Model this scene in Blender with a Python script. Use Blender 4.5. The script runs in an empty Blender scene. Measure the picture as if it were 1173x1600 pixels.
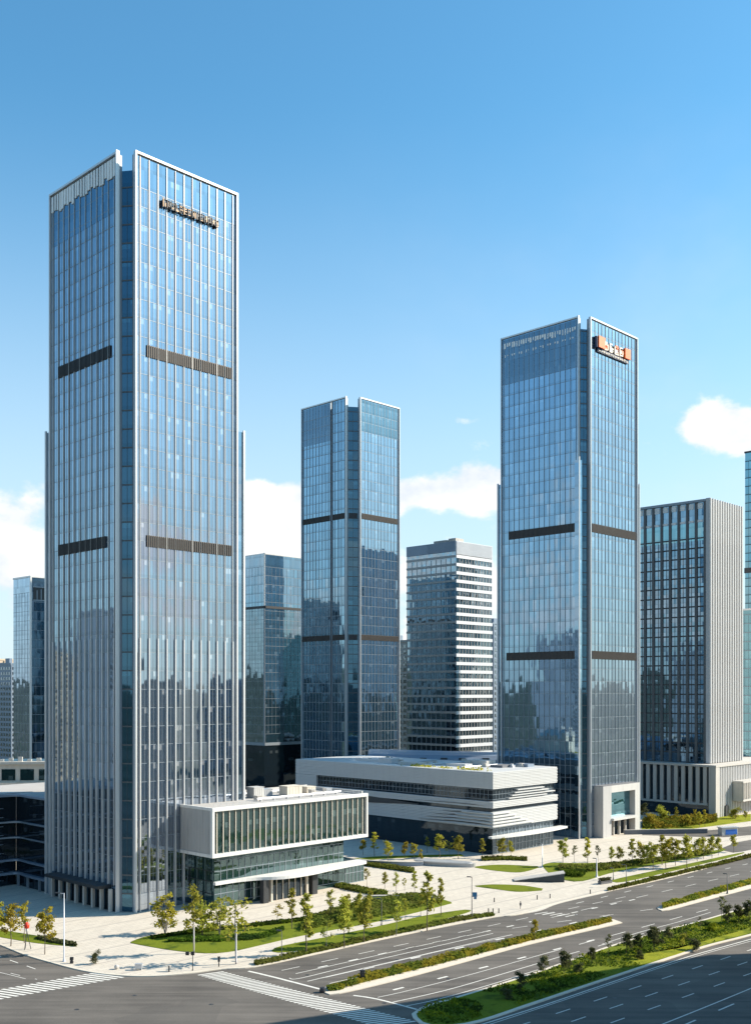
import bpy, bmesh, math, random
from mathutils import Vector, Matrix, noise
random.seed(7)
rnd = random.random
def ru(a, b): return a + (b - a) * random.random()
scene = bpy.context.scene
COL = scene.collection
# ------------------------------------------------------------------ camera maths (image plane of the photograph)
F, CX, HY, H = 1655.0, 586.5, 1080.0, 50.0
UX, UY = 0.698, 0.716
TH = math.atan2(UY, UX)
U = Vector((math.cos(TH), math.sin(TH), 0)); V = Vector((-math.sin(TH), math.cos(TH), 0))
def G(px, py, z=0.0):
    d = (H - z) * F / (py - HY)
    return Vector(((px - CX) / F * d, d, z))
def P(px, d): return Vector(((px - CX) / F * d, d, 0))
def ZT(py, d): return H + (HY - py) / F * d
def ext(o, d, px):
    k = (px - CX) / F
    return (k * o.y - o.x) / (d.x - k * d.y)

# ------------------------------------------------------------------ node helpers
class NT:
    def __init__(s, tree):
        s.t = tree; s.t.nodes.clear()
    def n(s, typ, **kw):
        nd = s.t.nodes.new(typ)
        for k, v in kw.items(): setattr(nd, k, v)
        return nd
    def l(s, a, b): s.t.links.new(a, b)
    def put(s, sock, v):
        if isinstance(v, bpy.types.NodeSocket): s.l(v, sock)
        else: sock.default_value = v
    def m(s, op, a, b=None, c=None, clamp=False):
        nd = s.n('ShaderNodeMath', operation=op); nd.use_clamp = clamp
        s.put(nd.inputs[0], a)
        if b is not None: s.put(nd.inputs[1], b)
        if c is not None: s.put(nd.inputs[2], c)
        return nd.outputs[0]
    def vm(s, op, a, b=None, scale=None):
        nd = s.n('ShaderNodeVectorMath', operation=op)
        s.put(nd.inputs[0], a)
        if b is not None: s.put(nd.inputs[1], b)
        if scale is not None: s.put(nd.inputs['Scale'], scale)
        return nd.outputs[0]
    def mix(s, f, a, b):
        nd = s.n('ShaderNodeMix', data_type='RGBA')
        s.put(nd.inputs[0], f)
        for sock, v in ((nd.inputs[6], a), (nd.inputs[7], b)):
            s.put(sock, v if isinstance(v, bpy.types.NodeSocket) else (*v[:3], 1))
        return nd.outputs[2]
    def noise(s, vec, scale, detail=4, rough=.55, dim='3D'):
        nd = s.n('ShaderNodeTexNoise', noise_dimensions=dim)
        if vec is not None: s.l(vec, nd.inputs['Vector'])
        nd.inputs['Scale'].default_value = scale; nd.inputs['Detail'].default_value = detail
        nd.inputs['Roughness'].default_value = rough
        return nd
    def ramp(s, f, a, b):
        nd = s.n('ShaderNodeMapRange', interpolation_type='SMOOTHSTEP')
        s.put(nd.inputs[0], f); nd.inputs[1].default_value = a; nd.inputs[2].default_value = b
        return nd.outputs[0]
def newmat(name):
    m = bpy.data.materials.new(name); m.use_nodes = True
    return m, NT(m.node_tree)
def simple(name, col, rough=.6, metal=0.0, var=.12, scale=.6, spec=.5, bump=0.0, streak=0.0):
    """plain procedural paint / stone / metal with a gentle tonal variation"""
    m, t = newmat(name)
    out = t.n('ShaderNodeOutputMaterial'); b = t.n('ShaderNodeBsdfPrincipled')
    tc = t.n('ShaderNodeTexCoord')
    ns = t.noise(tc.outputs['Object'], scale, 6, .6)
    lo = [c * (1 - var) for c in col]; hi = [min(1, c * (1 + var)) for c in col]
    cc = t.mix(ns.outputs[0], lo, hi)
    if streak:      # rain streaks running down the cladding
        mp = t.n('ShaderNodeMapping'); mp.inputs['Scale'].default_value = (1.1, 1.1, .05); t.l(tc.outputs['Object'], mp.inputs[0])
        s2 = t.noise(mp.outputs[0], 1.0, 5, .65)
        cc = t.mix(t.m('MULTIPLY', t.ramp(s2.outputs[0], .48, .75), streak), cc, [c * .55 for c in col])
    t.l(cc, b.inputs['Base Color'])
    b.inputs['Roughness'].default_value = rough; b.inputs['Metallic'].default_value = metal
    b.inputs['Specular IOR Level'].default_value = spec
    if bump:
        bp = t.n('ShaderNodeBump'); bp.inputs['Strength'].default_value = bump
        t.l(ns.outputs[0], bp.inputs['Height']); t.l(bp.outputs[0], b.inputs['Normal'])
    t.l(b.outputs[0], out.inputs[0])
    return m
def glass(name, pw, fh, dark, light, tint, refl=.5, wave=.010, tilt=.006, spandrel=.22, blind=.25, seed=0.0, rough=.028):
    """coated curtain-wall glass: UV in metres, panes pw x fh, each pane tilted a little, blinds and spandrels differ in colour"""
    m, t = newmat(name)
    out = t.n('ShaderNodeOutputMaterial')
    uv = t.n('ShaderNodeUVMap'); sx = t.n('ShaderNodeSeparateXYZ'); t.l(uv.outputs[0], sx.inputs[0])
    a = t.m('DIVIDE', sx.outputs[0], pw); b = t.m('DIVIDE', sx.outputs[1], fh)
    cmb = t.n('ShaderNodeCombineXYZ')
    t.l(t.m('FLOOR', a), cmb.inputs[0]); t.l(t.m('FLOOR', b), cmb.inputs[1]); cmb.inputs[2].default_value = seed
    wn = t.n('ShaderNodeTexWhiteNoise', noise_dimensions='3D'); t.l(cmb.outputs[0], wn.inputs[0])
    val = wn.outputs[0]
    fb = t.m('FRACT', b)
    isblind = t.m('MULTIPLY', t.m('GREATER_THAN', val, 1 - blind), t.m('GREATER_THAN', fb, t.m('MULTIPLY', val, .75)))
    col = t.mix(t.m('POWER', val, 2.0), dark, [d * .6 + l * .03 for d, l in zip(dark, light)])
    col = t.mix(t.m('MULTIPLY', isblind, .38), col, light)
    sp = t.m('LESS_THAN', fb, spandrel)
    col = t.mix(t.m('MULTIPLY', sp, .8), col, [d * .6 + l * .04 for d, l in zip(dark, light)])
    # normal: per pane tilt + a slow ripple over the whole wall
    geo = t.n('ShaderNodeNewGeometry'); tc = t.n('ShaderNodeTexCoord')
    nz = t.noise(tc.outputs['Object'], .11, 2, .5); nz2 = t.noise(tc.outputs['Object'], .5, 1, .5)
    r1 = t.vm('SCALE', t.vm('SUBTRACT', wn.outputs[1], (.5, .5, .5)), scale=tilt * 2)
    r2 = t.vm('SCALE', t.vm('SUBTRACT', nz.outputs[1], (.5, .5, .5)), scale=wave * 2)
    r3 = t.vm('SCALE', t.vm('SUBTRACT', nz2.outputs[1], (.5, .5, .5)), scale=wave * .3)
    nrm = t.vm('NORMALIZE', t.vm('ADD', t.vm('ADD', geo.outputs['Normal'], r1), t.vm('ADD', r2, r3)))
    df = t.n('ShaderNodeBsdfDiffuse'); t.l(col, df.inputs[0])
    gl = t.n('ShaderNodeBsdfGlossy'); t.l(t.mix(val, [c * .80 for c in tint], tint), gl.inputs['Color']); gl.inputs['Roughness'].default_value = rough
    t.l(nrm, gl.inputs['Normal'])
    lw = t.n('ShaderNodeLayerWeight'); lw.inputs['Blend'].default_value = .5
    fac = t.m('ADD', refl, t.m('MULTIPLY', t.m('POWER', lw.outputs['Facing'], 3.0), 1 - refl))
    fac = t.m('MULTIPLY', fac, t.m('SUBTRACT', 1.0, t.m('MULTIPLY', sp, .12)))
    mx = t.n('ShaderNodeMixShader'); t.l(fac, mx.inputs[0]); t.l(df.outputs[0], mx.inputs[1]); t.l(gl.outputs[0], mx.inputs[2])
    t.l(mx.outputs[0], out.inputs[0])
    return m
def leafmat(name, c1, c2, c3=None):
    m, t = newmat(name)
    out = t.n('ShaderNodeOutputMaterial'); geo = t.n('ShaderNodeNewGeometry'); oi = t.n('ShaderNodeObjectInfo')
    r = geo.outputs['Random Per Island']
    col = t.mix(r, c1, c2)
    if c3:
        tc = t.n('ShaderNodeTexCoord'); ns = t.noise(tc.outputs['Object'], .22, 2)
        col = t.mix(t.m('MULTIPLY', t.ramp(ns.outputs[0], .45, .62), .85), col, c3)
    hs = t.n('ShaderNodeHueSaturation'); t.l(col, hs.inputs['Color'])
    t.l(t.m('ADD', .485, t.m('MULTIPLY', oi.outputs['Random'], .03)), hs.inputs['Hue'])
    t.l(t.m('ADD', .8, t.m('MULTIPLY', oi.outputs['Random'], .4)), hs.inputs['Value'])
    d = t.n('ShaderNodeBsdfDiffuse'); tr = t.n('ShaderNodeBsdfTranslucent')
    t.l(hs.outputs[0], d.inputs[0]); t.l(hs.outputs[0], tr.inputs[0])
    mx = t.n('ShaderNodeMixShader'); mx.inputs[0].default_value = .48
    t.l(d.outputs[0], mx.inputs[1]); t.l(tr.outputs[0], mx.inputs[2]); t.l(mx.outputs[0], out.inputs[0])
    return m

M = {}
M['silver'] = simple('silver_metal', (.66, .655, .65), .35, .35, .06, .3)
M['fin'] = simple('fin_metal', (.60, .57, .54), .32, .55, .08, .4)
M['frame'] = simple('frame_metal', (.46, .49, .52), .35, .4, .06, .3)
M['white'] = simple('white_panel', (.52, .505, .48), .5, 0, .05, .25, streak=.4)
M['white_trim'] = simple('white_trim', (.68, .67, .65), .45, 0, .04, .3, streak=.4)
M['grey_panel'] = simple('grey_panel', (.44, .43, .42), .5, .1, .06, .3, streak=.4)
M['transom'] = simple('transom_metal', (.25, .29, .33), .4, .3, .08, .4)
M['darkmetal'] = simple('dark_metal', (.045, .048, .052), .5, .3, .2, .5)
M['greyfin'] = simple('grey_white_fin', (.54, .535, .53), .5, 0, .05, .4, streak=.25)
M['coolwhite'] = simple('cool_white_band', (.60, .62, .65), .5, 0, .05, .4)
M['hall'] = simple('hall_panel', (.55, .55, .545), .5, 0, .05, .3, streak=.22)
M['pier'] = simple('pier_metal', (.10, .105, .11), .5, .2, .12, .5)
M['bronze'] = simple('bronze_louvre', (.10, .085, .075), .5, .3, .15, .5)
M['bronze_lit'] = simple('bronze_louvre_sunlit', (.20, .165, .14), .55, .2, .15, .5)  # lighter copy of the bronze louvre, sunlight put into its colour
M['roofgrey'] = simple('roof_membrane', (.42, .40, .38), .9, 0, .18, .12)
M['roofdark'] = simple('roof_dark', (.16, .16, .17), .9, 0, .2, .12)
M['bluegrey'] = simple('blue_grey_roof', (.22, .27, .34), .45, .3, .15, .2)
M['cream'] = simple('cream_stone', (.62, .56, .47), .7, 0, .08, .5, streak=.4)
M['stone'] = simple('pale_stone', (.50, .47, .43), .75, 0, .1, .5, streak=.4)
M['beige_wall'] = simple('beige_render', (.62, .49, .36), .8, 0, .08, .2)
M['kerb'] = simple('kerb_stone', (.60, .54, .45), .8, 0, .12, .8)
M['soil'] = simple('soil', (.09, .07, .05), .95, 0, .25, 1.2)
M['paint'] = simple('road_paint', (.66, .64, .59), .7, 0, .38, 1.6)
M['paint_yellow'] = simple('road_paint_yellow', (.65, .45, .08), .7, 0, .2, .9)
M['bark'] = simple('bark', (.13, .095, .07), .9, 0, .25, 4)
M['palebark'] = simple('limewashed_bark', (.62, .60, .62), .85, 0, .1, 4)
M['greybark'] = simple('grey_bark', (.22, .20, .19), .9, 0, .2, 4)
M['galv'] = simple('galvanised_steel', (.55, .56, .58), .4, .5, .08, 1)
M['orange'] = simple('orange_sign', (.90, .15, .015), .45, 0, .06, 1)
M['bronzegold'] = simple('bronze_letter', (.30, .20, .12), .4, .4, .2, 1)
M['creamletter'] = simple('cream_letter', (.75, .66, .55), .5, 0, .08, 1)
M['navy'] = simple('navy_sign_box', (.03, .05, .12), .5, 0, .15, 1)
M['bright'] = simple('sunlit_look_white_panel', (.88, .87, .84), .5, 0, .03, .3)  # extra-white paint stands in for sun on shaded crown panels
M['red'] = simple('red_plastic', (.75, .05, .02), .45, 0, .08, 2)
M['blue'] = simple('blue_panel', (.03, .16, .55), .5, 0, .1, 1)
M['bluesign'] = simple('blue_sign', (.06, .22, .38), .5, 0, .1, 1)
M['black'] = simple('black_plastic', (.02, .02, .025), .45, 0, .2, 2)
M['darkstone'] = simple('dark_granite', (.13, .13, .14), .6, 0, .15, .6)
M['skin'] = simple('skin', (.5, .33, .25), .6, 0, .05, 4)
M['cloth'] = simple('dark_cloth', (.04, .045, .06), .85, 0, .2, 4)

M['glassA'] = glass('tower_glass', 1.45, 4.2, (.010, .030, .055), (.34, .40, .44), (.62, .82, 1.0), .50, .010, .005, .2, .14, 1)
M['glassAR'] = glass('tower_glass_skylit', 1.2, 4.2, (.010, .028, .05), (.85, .85, .85), (.70, .81, .97), .58, .010, .0055, .2, .12, 1)  # copy of tower glass, brighter sky reflection and sparkle put into its colours
M['glassBR'] = glass('mid_tower_glass_skylit', 1.5, 4.1, (.012, .034, .055), (.30, .38, .42), (.64, .78, .95), .56, .008, .007, .2, .10, 3)  # mid tower glass again, tint and reflectance raised for a brighter sky reflection
M['glassCR'] = glass('right_tower_glass_skylit', 1.5, 4.1, (.012, .032, .052), (.30, .38, .42), (.66, .79, .95), .58, .008, .008, .2, .09, 4)  # right tower glass lightened, stands in for stronger sky reflection on the sunny side
M['glassNotch'] = glass('notch_glass', 2.0, 4.2, (.006, .030, .055), (.10, .26, .34), (.26, .54, .76), .24, .008, .006, .25, .1, 2)
M['glassB'] = glass('mid_tower_glass', 1.5, 4.1, (.012, .034, .055), (.30, .38, .42), (.52, .78, .98), .48, .008, .007, .2, .10, 3)
M['glassC'] = glass('right_tower_glass', 1.5, 4.1, (.012, .032, .052), (.30, .38, .42), (.52, .76, .98), .48, .009, .008, .2, .09, 4)
M['glassH'] = glass('rear_glass', 1.5, 4.0, (.010, .026, .038), (.22, .28, .32), (.55, .74, .88), .40, .006, .008, .25, .15, 5)
M['glassP'] = glass('podium_glass', 1.3, 4.0, (.012, .034, .036), (.16, .22, .22), (.55, .75, .78), .20, .006, .006, .05, .2, 6)
M['glassDark'] = glass('dark_glass', 1.6, 3.8, (.008, .014, .020), (.10, .12, .13), (.5, .64, .78), .08, .005, .006, .05, .12, 7)
M['glassE'] = glass('grid_glass', 1.2, 3.9, (.010, .028, .045), (.34, .40, .44), (.48, .72, .92), .42, .006, .010, .12, .25, 8)
M['glassD'] = glass('strip_window', 1.1, 3.6, (.015, .025, .035), (.42, .44, .45), (.6, .72, .82), .30, .006, .012, .0, .3, 9)
M['glassDs'] = glass('side_strip_window', 1.5, 3.6, (.010, .025, .040), (.26, .33, .38), (.60, .80, .95), .44, .008, .014, .0, .25, 10)
M['crownglass'] = glass('crown_glass', .75, 6.0, (.012, .03, .05), (.16, .22, .26), (.45, .66, .85), .30, .004, .012, .0, .05, 13)
M['glassTeal'] = glass('teal_glass', 1.6, 4.0, (.008, .05, .07), (.2, .36, .40), (.45, .80, .92), .46, .008, .006, .2, .15, 11)
M['glassFlat'] = glass('small_window', .8, 1.5, (.03, .04, .05), (.4, .4, .38), (.7, .8, .9), .25, .004, .01, 0, .3, 12)

M['leaf_yellow'] = leafmat('yellow_green_leaf', (.30, .27, .03), (.50, .43, .07))
M['leaf_green'] = leafmat('green_leaf', (.25, .255, .035), (.45, .425, .075))
M['leaf_grey'] = leafmat('grey_green_leaf', (.12, .13, .06), (.22, .22, .11))
M['leaf_dark'] = leafmat('dark_leaf', (.06, .075, .035), (.14, .145, .065))
M['leaf_hedge'] = leafmat('hedge_leaf', (.075, .105, .02), (.19, .21, .04), (.12, .12, .03))
M['leaf_flower'] = leafmat('flowering_hedge_leaf', (.07, .11, .02), (.20, .21, .03), (.30, .24, .03))
M['leaf_cover'] = leafmat('ground_cover_leaf', (.045, .085, .010), (.11, .16, .018), (.030, .055, .016))
M['leaf_lime'] = leafmat('lime_cover_leaf', (.15, .20, .015), (.28, .30, .025), (.10, .15, .015))

def ground_mats():
    # asphalt: worn patches, tyre-polished streaks along the street grid
    m, t = newmat('asphalt'); out = t.n('ShaderNodeOutputMaterial'); b = t.n('ShaderNodeBsdfPrincipled')
    tc = t.n('ShaderNodeTexCoord')
    mp = t.n('ShaderNodeMapping'); mp.inputs['Rotation'].default_value = (0, 0, -TH); mp.inputs['Scale'].default_value = (.03, .5, 1)
    t.l(tc.outputs['Object'], mp.inputs[0])
    a = t.noise(mp.outputs[0], 1.0, 5, .6); a.inputs['Distortion'].default_value = .6; c = t.noise(tc.outputs['Object'], .06, 5, .6); e = t.noise(tc.outputs['Object'], 3.0, 3, .7)
    f = t.m('ADD', t.m('MULTIPLY', a.outputs[0], .45), t.m('ADD', t.m('MULTIPLY', c.outputs[0], .4), t.m('MULTIPLY', e.outputs[0], .15)))
    vo = t.n('ShaderNodeTexVoronoi', feature='F1', distance='CHEBYCHEV'); vo.inputs['Scale'].default_value = .07; t.l(tc.outputs['Object'], vo.inputs['Vector'])
    sv = t.n('ShaderNodeSeparateXYZ'); t.l(vo.outputs['Color'], sv.inputs[0])
    base = t.mix(t.ramp(f, .30, .68), (.072, .065, .059), (.165, .148, .130))
    t.l(t.mix(t.m('MULTIPLY', t.m('GREATER_THAN', sv.outputs[0], .8), .25), base, (.07, .066, .062)), b.inputs['Base Color'])
    b.inputs['Roughness'].default_value = .8; b.inputs['Specular IOR Level'].default_value = .25
    t.l(b.outputs[0], out.inputs[0]); M['asphalt'] = m
    # plaza paving
    m, t = newmat('plaza_paving'); out = t.n('ShaderNodeOutputMaterial'); b = t.n('ShaderNodeBsdfPrincipled')
    tc = t.n('ShaderNodeTexCoord'); mp = t.n('ShaderNodeMapping'); mp.inputs['Rotation'].default_value = (0, 0, -TH)
    t.l(tc.outputs['Object'], mp.inputs[0])
    br = t.n('ShaderNodeTexBrick'); t.l(mp.outputs[0], br.inputs[0])
    br.inputs['Color1'].default_value = (.60, .54, .455, 1); br.inputs['Color2'].default_value = (.54, .485, .41, 1); br.inputs['Mortar'].default_value = (.31, .28, .25, 1)
    br.inputs['Scale'].default_value = .5; br.inputs['Mortar Size'].default_value = .015; br.inputs['Brick Width'].default_value = 1.2; br.inputs['Row Height'].default_value = .6
    n1 = t.noise(tc.outputs['Object'], .08, 6, .65); n2 = t.noise(mp.outputs[0], .03, 3, .5)
    col = t.mix(t.m('MULTIPLY', t.ramp(n1.outputs[0], .5, .75), .18), br.outputs[0], (.36, .325, .28))
    sx = t.n('ShaderNodeSeparateXYZ'); t.l(mp.outputs[0], sx.inputs[0])
    band = t.m('LESS_THAN', t.m('FRACT', t.m('DIVIDE', sx.outputs[1], 9.0)), .07)
    col = t.mix(t.m('MULTIPLY', band, .5), col, (.33, .30, .27))
    t.l(col, b.inputs['Base Color']); b.inputs['Roughness'].default_value = .75; b.inputs['Specular IOR Level'].default_value = .3
    t.l(b.outputs[0], out.inputs[0]); M['paving'] = m
    # lawn
    for nm, c1, c2, c3 in (('lawn', (.105, .14, .010), (.17, .195, .018), (.045, .075, .009)), ('lawn_lime', (.19, .21, .013), (.28, .285, .025), (.11, .14, .010))):
        m, t = newmat(nm); out = t.n('ShaderNodeOutputMaterial'); b = t.n('ShaderNodeBsdfPrincipled')
        tc = t.n('ShaderNodeTexCoord'); n1 = t.noise(tc.outputs['Object'], .16, 5, .6); n2 = t.noise(tc.outputs['Object'], 2.5, 4, .7)
        col = t.mix(n2.outputs[0], c1, c2); col = t.mix(t.ramp(n1.outputs[0], .5, .68), col, c3)
        t.l(col, b.inputs['Base Color']); b.inputs['Roughness'].default_value = .95; b.inputs['Specular IOR Level'].default_value = .1
        bp = t.n('ShaderNodeBump'); bp.inputs['Strength'].default_value = .6; bp.inputs['Distance'].default_value = .2
        t.l(n2.outputs[0], bp.inputs['Height']); t.l(bp.outputs[0], b.inputs['Normal'])
        t.l(b.outputs[0], out.inputs[0]); M[nm] = m
    # far ground and hills
    m, t = newmat('far_ground'); out = t.n('ShaderNodeOutputMaterial'); b = t.n('ShaderNodeBsdfPrincipled')
    tc = t.n('ShaderNodeTexCoord'); n1 = t.noise(tc.outputs['Object'], .012, 8, .65); n2 = t.noise(tc.outputs['Object'], .15, 4, .7)
    col = t.mix(t.ramp(n1.outputs[0], .42, .58), (.022, .038, .018), (.085, .085, .075)); col = t.mix(t.m('MULTIPLY', n2.outputs[0], .5), col, (.05, .065, .03))
    t.l(col, b.inputs['Base Color']); b.inputs['Roughness'].default_value = .95
    t.l(b.outputs[0], out.inputs[0]); M['farground'] = m
    M['hill'] = simple('wooded_hill', (.05, .065, .05), .95, 0, .5, .02)
ground_mats()

# ------------------------------------------------------------------ mesh helpers
class MB:
    def __init__(s): s.v = []; s.f = []; s.uv = []; s.mi = []
    def quad(s, pts, uv=None, mi=0):
        i = len(s.v); s.v += [tuple(p) for p in pts]; s.f.append(tuple(range(i, i + len(pts))))
        s.uv.append(uv or [(0, 0)] * len(pts)); s.mi.append(mi)
    def box(s, x0, x1, y0, y1, z0, z1, mi=0):
        i = len(s.v)
        s.v += [(x0, y0, z0), (x1, y0, z0), (x1, y1, z0), (x0, y1, z0), (x0, y0, z1), (x1, y0, z1), (x1, y1, z1), (x0, y1, z1)]
        for f in ((0, 3, 2, 1), (4, 5, 6, 7), (0, 1, 5, 4), (1, 2, 6, 5), (2, 3, 7, 6), (3, 0, 4, 7)):
            s.f.append(tuple(i + k for k in f)); s.mi.append(mi)
            a, b, c, d = [s.v[i + k] for k in f]
            if f[0] in (0,) and f[1] == 3 or f[0] == 4: s.uv.append([(p[0], p[1]) for p in (a, b, c, d)])
            elif abs(a[0] - c[0]) > abs(a[1] - c[1]): s.uv.append([(p[0], p[2]) for p in (a, b, c, d)])
            else: s.uv.append([(p[1], p[2]) for p in (a, b, c, d)])
    def obox(s, c, d, l, w, z0, z1, mi=0):
        """box centred on c (xy), long axis d"""
        d = Vector((d[0], d[1])).normalized(); n = Vector((-d.y, d.x)); i = len(s.v)
        q = [Vector((c[0], c[1])) + d * (a * l / 2) + n * (b * w / 2) for a, b in ((-1, -1), (1, -1), (1, 1), (-1, 1))]
        s.v += [(p.x, p.y, z0) for p in q] + [(p.x, p.y, z1) for p in q]
        for f in ((0, 3, 2, 1), (4, 5, 6, 7), (0, 1, 5, 4), (1, 2, 6, 5), (2, 3, 7, 6), (3, 0, 4, 7)):
            s.f.append(tuple(i + k for k in f)); s.mi.append(mi); s.uv.append([(0, 0)] * 4)
    def prism(s, poly, z0, z1, mi=0, top_mi=None):
        n = len(poly); i = len(s.v)
        s.v += [(p[0], p[1], z0) for p in poly] + [(p[0], p[1], z1) for p in poly]
        ar = sum(poly[k][0] * poly[(k + 1) % n][1] - poly[(k + 1) % n][0] * poly[k][1] for k in range(n))
        d = 0.0
        for k in range(n):
            k2 = (k + 1) % n; L = math.dist(poly[k][:2], poly[k2][:2])
            f = (i + k, i + k2, i + n + k2, i + n + k); u = [(d, z0), (d + L, z0), (d + L, z1), (d, z1)]
            if ar < 0: f = f[::-1]; u = u[::-1]
            s.f.append(f); s.uv.append(u); s.mi.append(mi); d += L
        top = tuple(range(i + n, i + 2 * n)); bot = tuple(range(i, i + n))
        if ar < 0: top = top[::-1]
        else: bot = bot[::-1]
        for f in (top, bot):
            s.f.append(f); s.uv.append([(s.v[k][0], s.v[k][1]) for k in f]); s.mi.append(mi if top_mi is None else top_mi)
    def tube(s, p0, p1, r0, r1, n=7, mi=0, cap=True):
        p0 = Vector(p0); p1 = Vector(p1); d = (p1 - p0).normalized()
        a = d.orthogonal().normalized(); b = d.cross(a); i = len(s.v)
        for p, r in ((p0, r0), (p1, r1)):
            for k in range(n):
                an = 2 * math.pi * k / n; s.v.append(tuple(p + a * (r * math.cos(an)) + b * (r * math.sin(an))))
        for k in range(n):
            s.f.append((i + k, i + (k + 1) % n, i + n + (k + 1) % n, i + n + k)); s.uv.append([(0, 0)] * 4); s.mi.append(mi)
        if cap:
            s.f.append(tuple(range(i + n, i + 2 * n))); s.uv.append([(0, 0)] * n); s.mi.append(mi)
            s.f.append(tuple(range(i + n - 1, i - 1, -1))); s.uv.append([(0, 0)] * n); s.mi.append(mi)
    def lathe(s, prof, n=14, c=(0, 0), mi=0):
        i = len(s.v)
        for r, z in prof:
            for k in range(n):
                an = 2 * math.pi * k / n; s.v.append((c[0] + r * math.cos(an), c[1] + r * math.sin(an), z))
        for j in range(len(prof) - 1):
            for k in range(n):
                s.f.append((i + j * n + k, i + j * n + (k + 1) % n, i + (j + 1) * n + (k + 1) % n, i + (j + 1) * n + k)); s.uv.append([(0, 0)] * 4); s.mi.append(mi)
        s.f.append(tuple(range(i + (len(prof) - 1) * n, i + len(prof) * n))); s.uv.append([(0, 0)] * n); s.mi.append(mi)
    def leaf(s, p, size, up=.4, mi=0):
        a = Vector((ru(-1, 1), ru(-1, 1), ru(-1, 1) * (1 - up))).normalized()
        b = a.cross(Vector((ru(-1, 1), ru(-1, 1), ru(-.3, 1)))).normalized()
        a *= size * ru(.6, 1.2); b *= size * ru(.35, .7); p = Vector(p)
        s.quad((p - a, p - b, p + a, p + b), mi=mi)
    def mesh(s, name, mats, smooth=False):
        me = bpy.data.meshes.new(name); me.from_pydata(s.v, [], s.f)
        if not isinstance(mats, (list, tuple)): mats = [mats]
        for m in mats: me.materials.append(m)
        me.polygons.foreach_set('material_index', s.mi)
        ul = me.uv_layers.new(name='UVMap')
        ul.data.foreach_set('uv', [c for f in s.uv for p in f for c in p])
        if smooth: me.polygons.foreach_set('use_smooth', [True] * len(me.polygons))
        me.update(); return me
    def build(s, name, mats, parent=None, smooth=False, loc=None, rz=0):
        return link(name, s.mesh(name, mats, smooth), parent, loc, rz)
def link(name, me, parent=None, loc=None, rz=0):
    o = bpy.data.objects.new(name, me); COL.objects.link(o)
    if parent: o.parent = parent
    if loc is not None: o.location = loc
    if rz: o.rotation_euler = (0, 0, rz)
    return o
def tag(o, label=None, cat=None, group=None, kind=None):
    if label: o['label'] = label
    if cat: o['category'] = cat
    if group: o['group'] = group
    if kind: o['kind'] = kind
    return o
def thing(name, label, cat, loc=(0, 0, 0), rz=0.0, group=None):
    o = bpy.data.objects.new(name, None); o.empty_display_size = .5; COL.objects.link(o)
    o.location = loc; o.rotation_euler = (0, 0, rz)
    return tag(o, label, cat, group)
def copy_tree(root, loc, rz=0.0, sc=1.0, label=None, group=None):
    r = root.copy(); COL.objects.link(r); r.location = loc; r.rotation_euler = (0, 0, rz); r.scale = (sc, sc, sc)
    if label: r['label'] = label
    if group: r['group'] = group
    for ch in list(root.children):
        c = ch.copy(); COL.objects.link(c); c.parent = r
        for g in list(ch.children):
            d = g.copy(); COL.objects.link(d); d.parent = c
    return r
def cr(pts, n=6, closed=False):
    """Catmull-Rom through points"""
    out = []; N = len(pts)
    rng = range(N if closed else N - 1)
    for i in rng:
        p0 = pts[(i - 1) % N] if closed or i > 0 else pts[i]
        p1 = pts[i]; p2 = pts[(i + 1) % N]
        p3 = pts[(i + 2) % N] if closed or i + 2 < N else p2
        for k in range(n):
            t = k / n; t2 = t * t; t3 = t2 * t
            out.append(tuple(.5 * ((2 * p1[j]) + (-p0[j] + p2[j]) * t + (2 * p0[j] - 5 * p1[j] + 4 * p2[j] - p3[j]) * t2 + (-p0[j] + 3 * p1[j] - 3 * p2[j] + p3[j]) * t3) for j in range(2)))
    if not closed: out.append(tuple(pts[-1][:2]))
    return out
def gp(px, smooth=0, closed=True):
    w = [tuple(G(*p)[:2]) for p in px]
    return cr(w, smooth, closed) if smooth else w
def inside(p, poly):
    x, y = p; c = False; j = len(poly) - 1
    for i in range(len(poly)):
        if (poly[i][1] > y) != (poly[j][1] > y) and x < (poly[j][0] - poly[i][0]) * (y - poly[i][1]) / (poly[j][1] - poly[i][1]) + poly[i][0]: c = not c
        j = i
    return c
def inset(poly, d):
    """move every vertex inwards by about d"""
    n = len(poly); ar = sum(poly[k][0] * poly[(k + 1) % n][1] - poly[(k + 1) % n][0] * poly[k][1] for k in range(n)); sg = 1 if ar > 0 else -1
    out = []
    for i in range(n):
        a = Vector(poly[i - 1]); b = Vector(poly[i]); c = Vector(poly[(i + 1) % n])
        e = ((b - a).normalized() + (c - b).normalized())
        if e.length < 1e-6: e = (c - a)
        e.normalize(); out.append(tuple(b + Vector((-e.y, e.x)) * d * sg))
    return out

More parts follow.
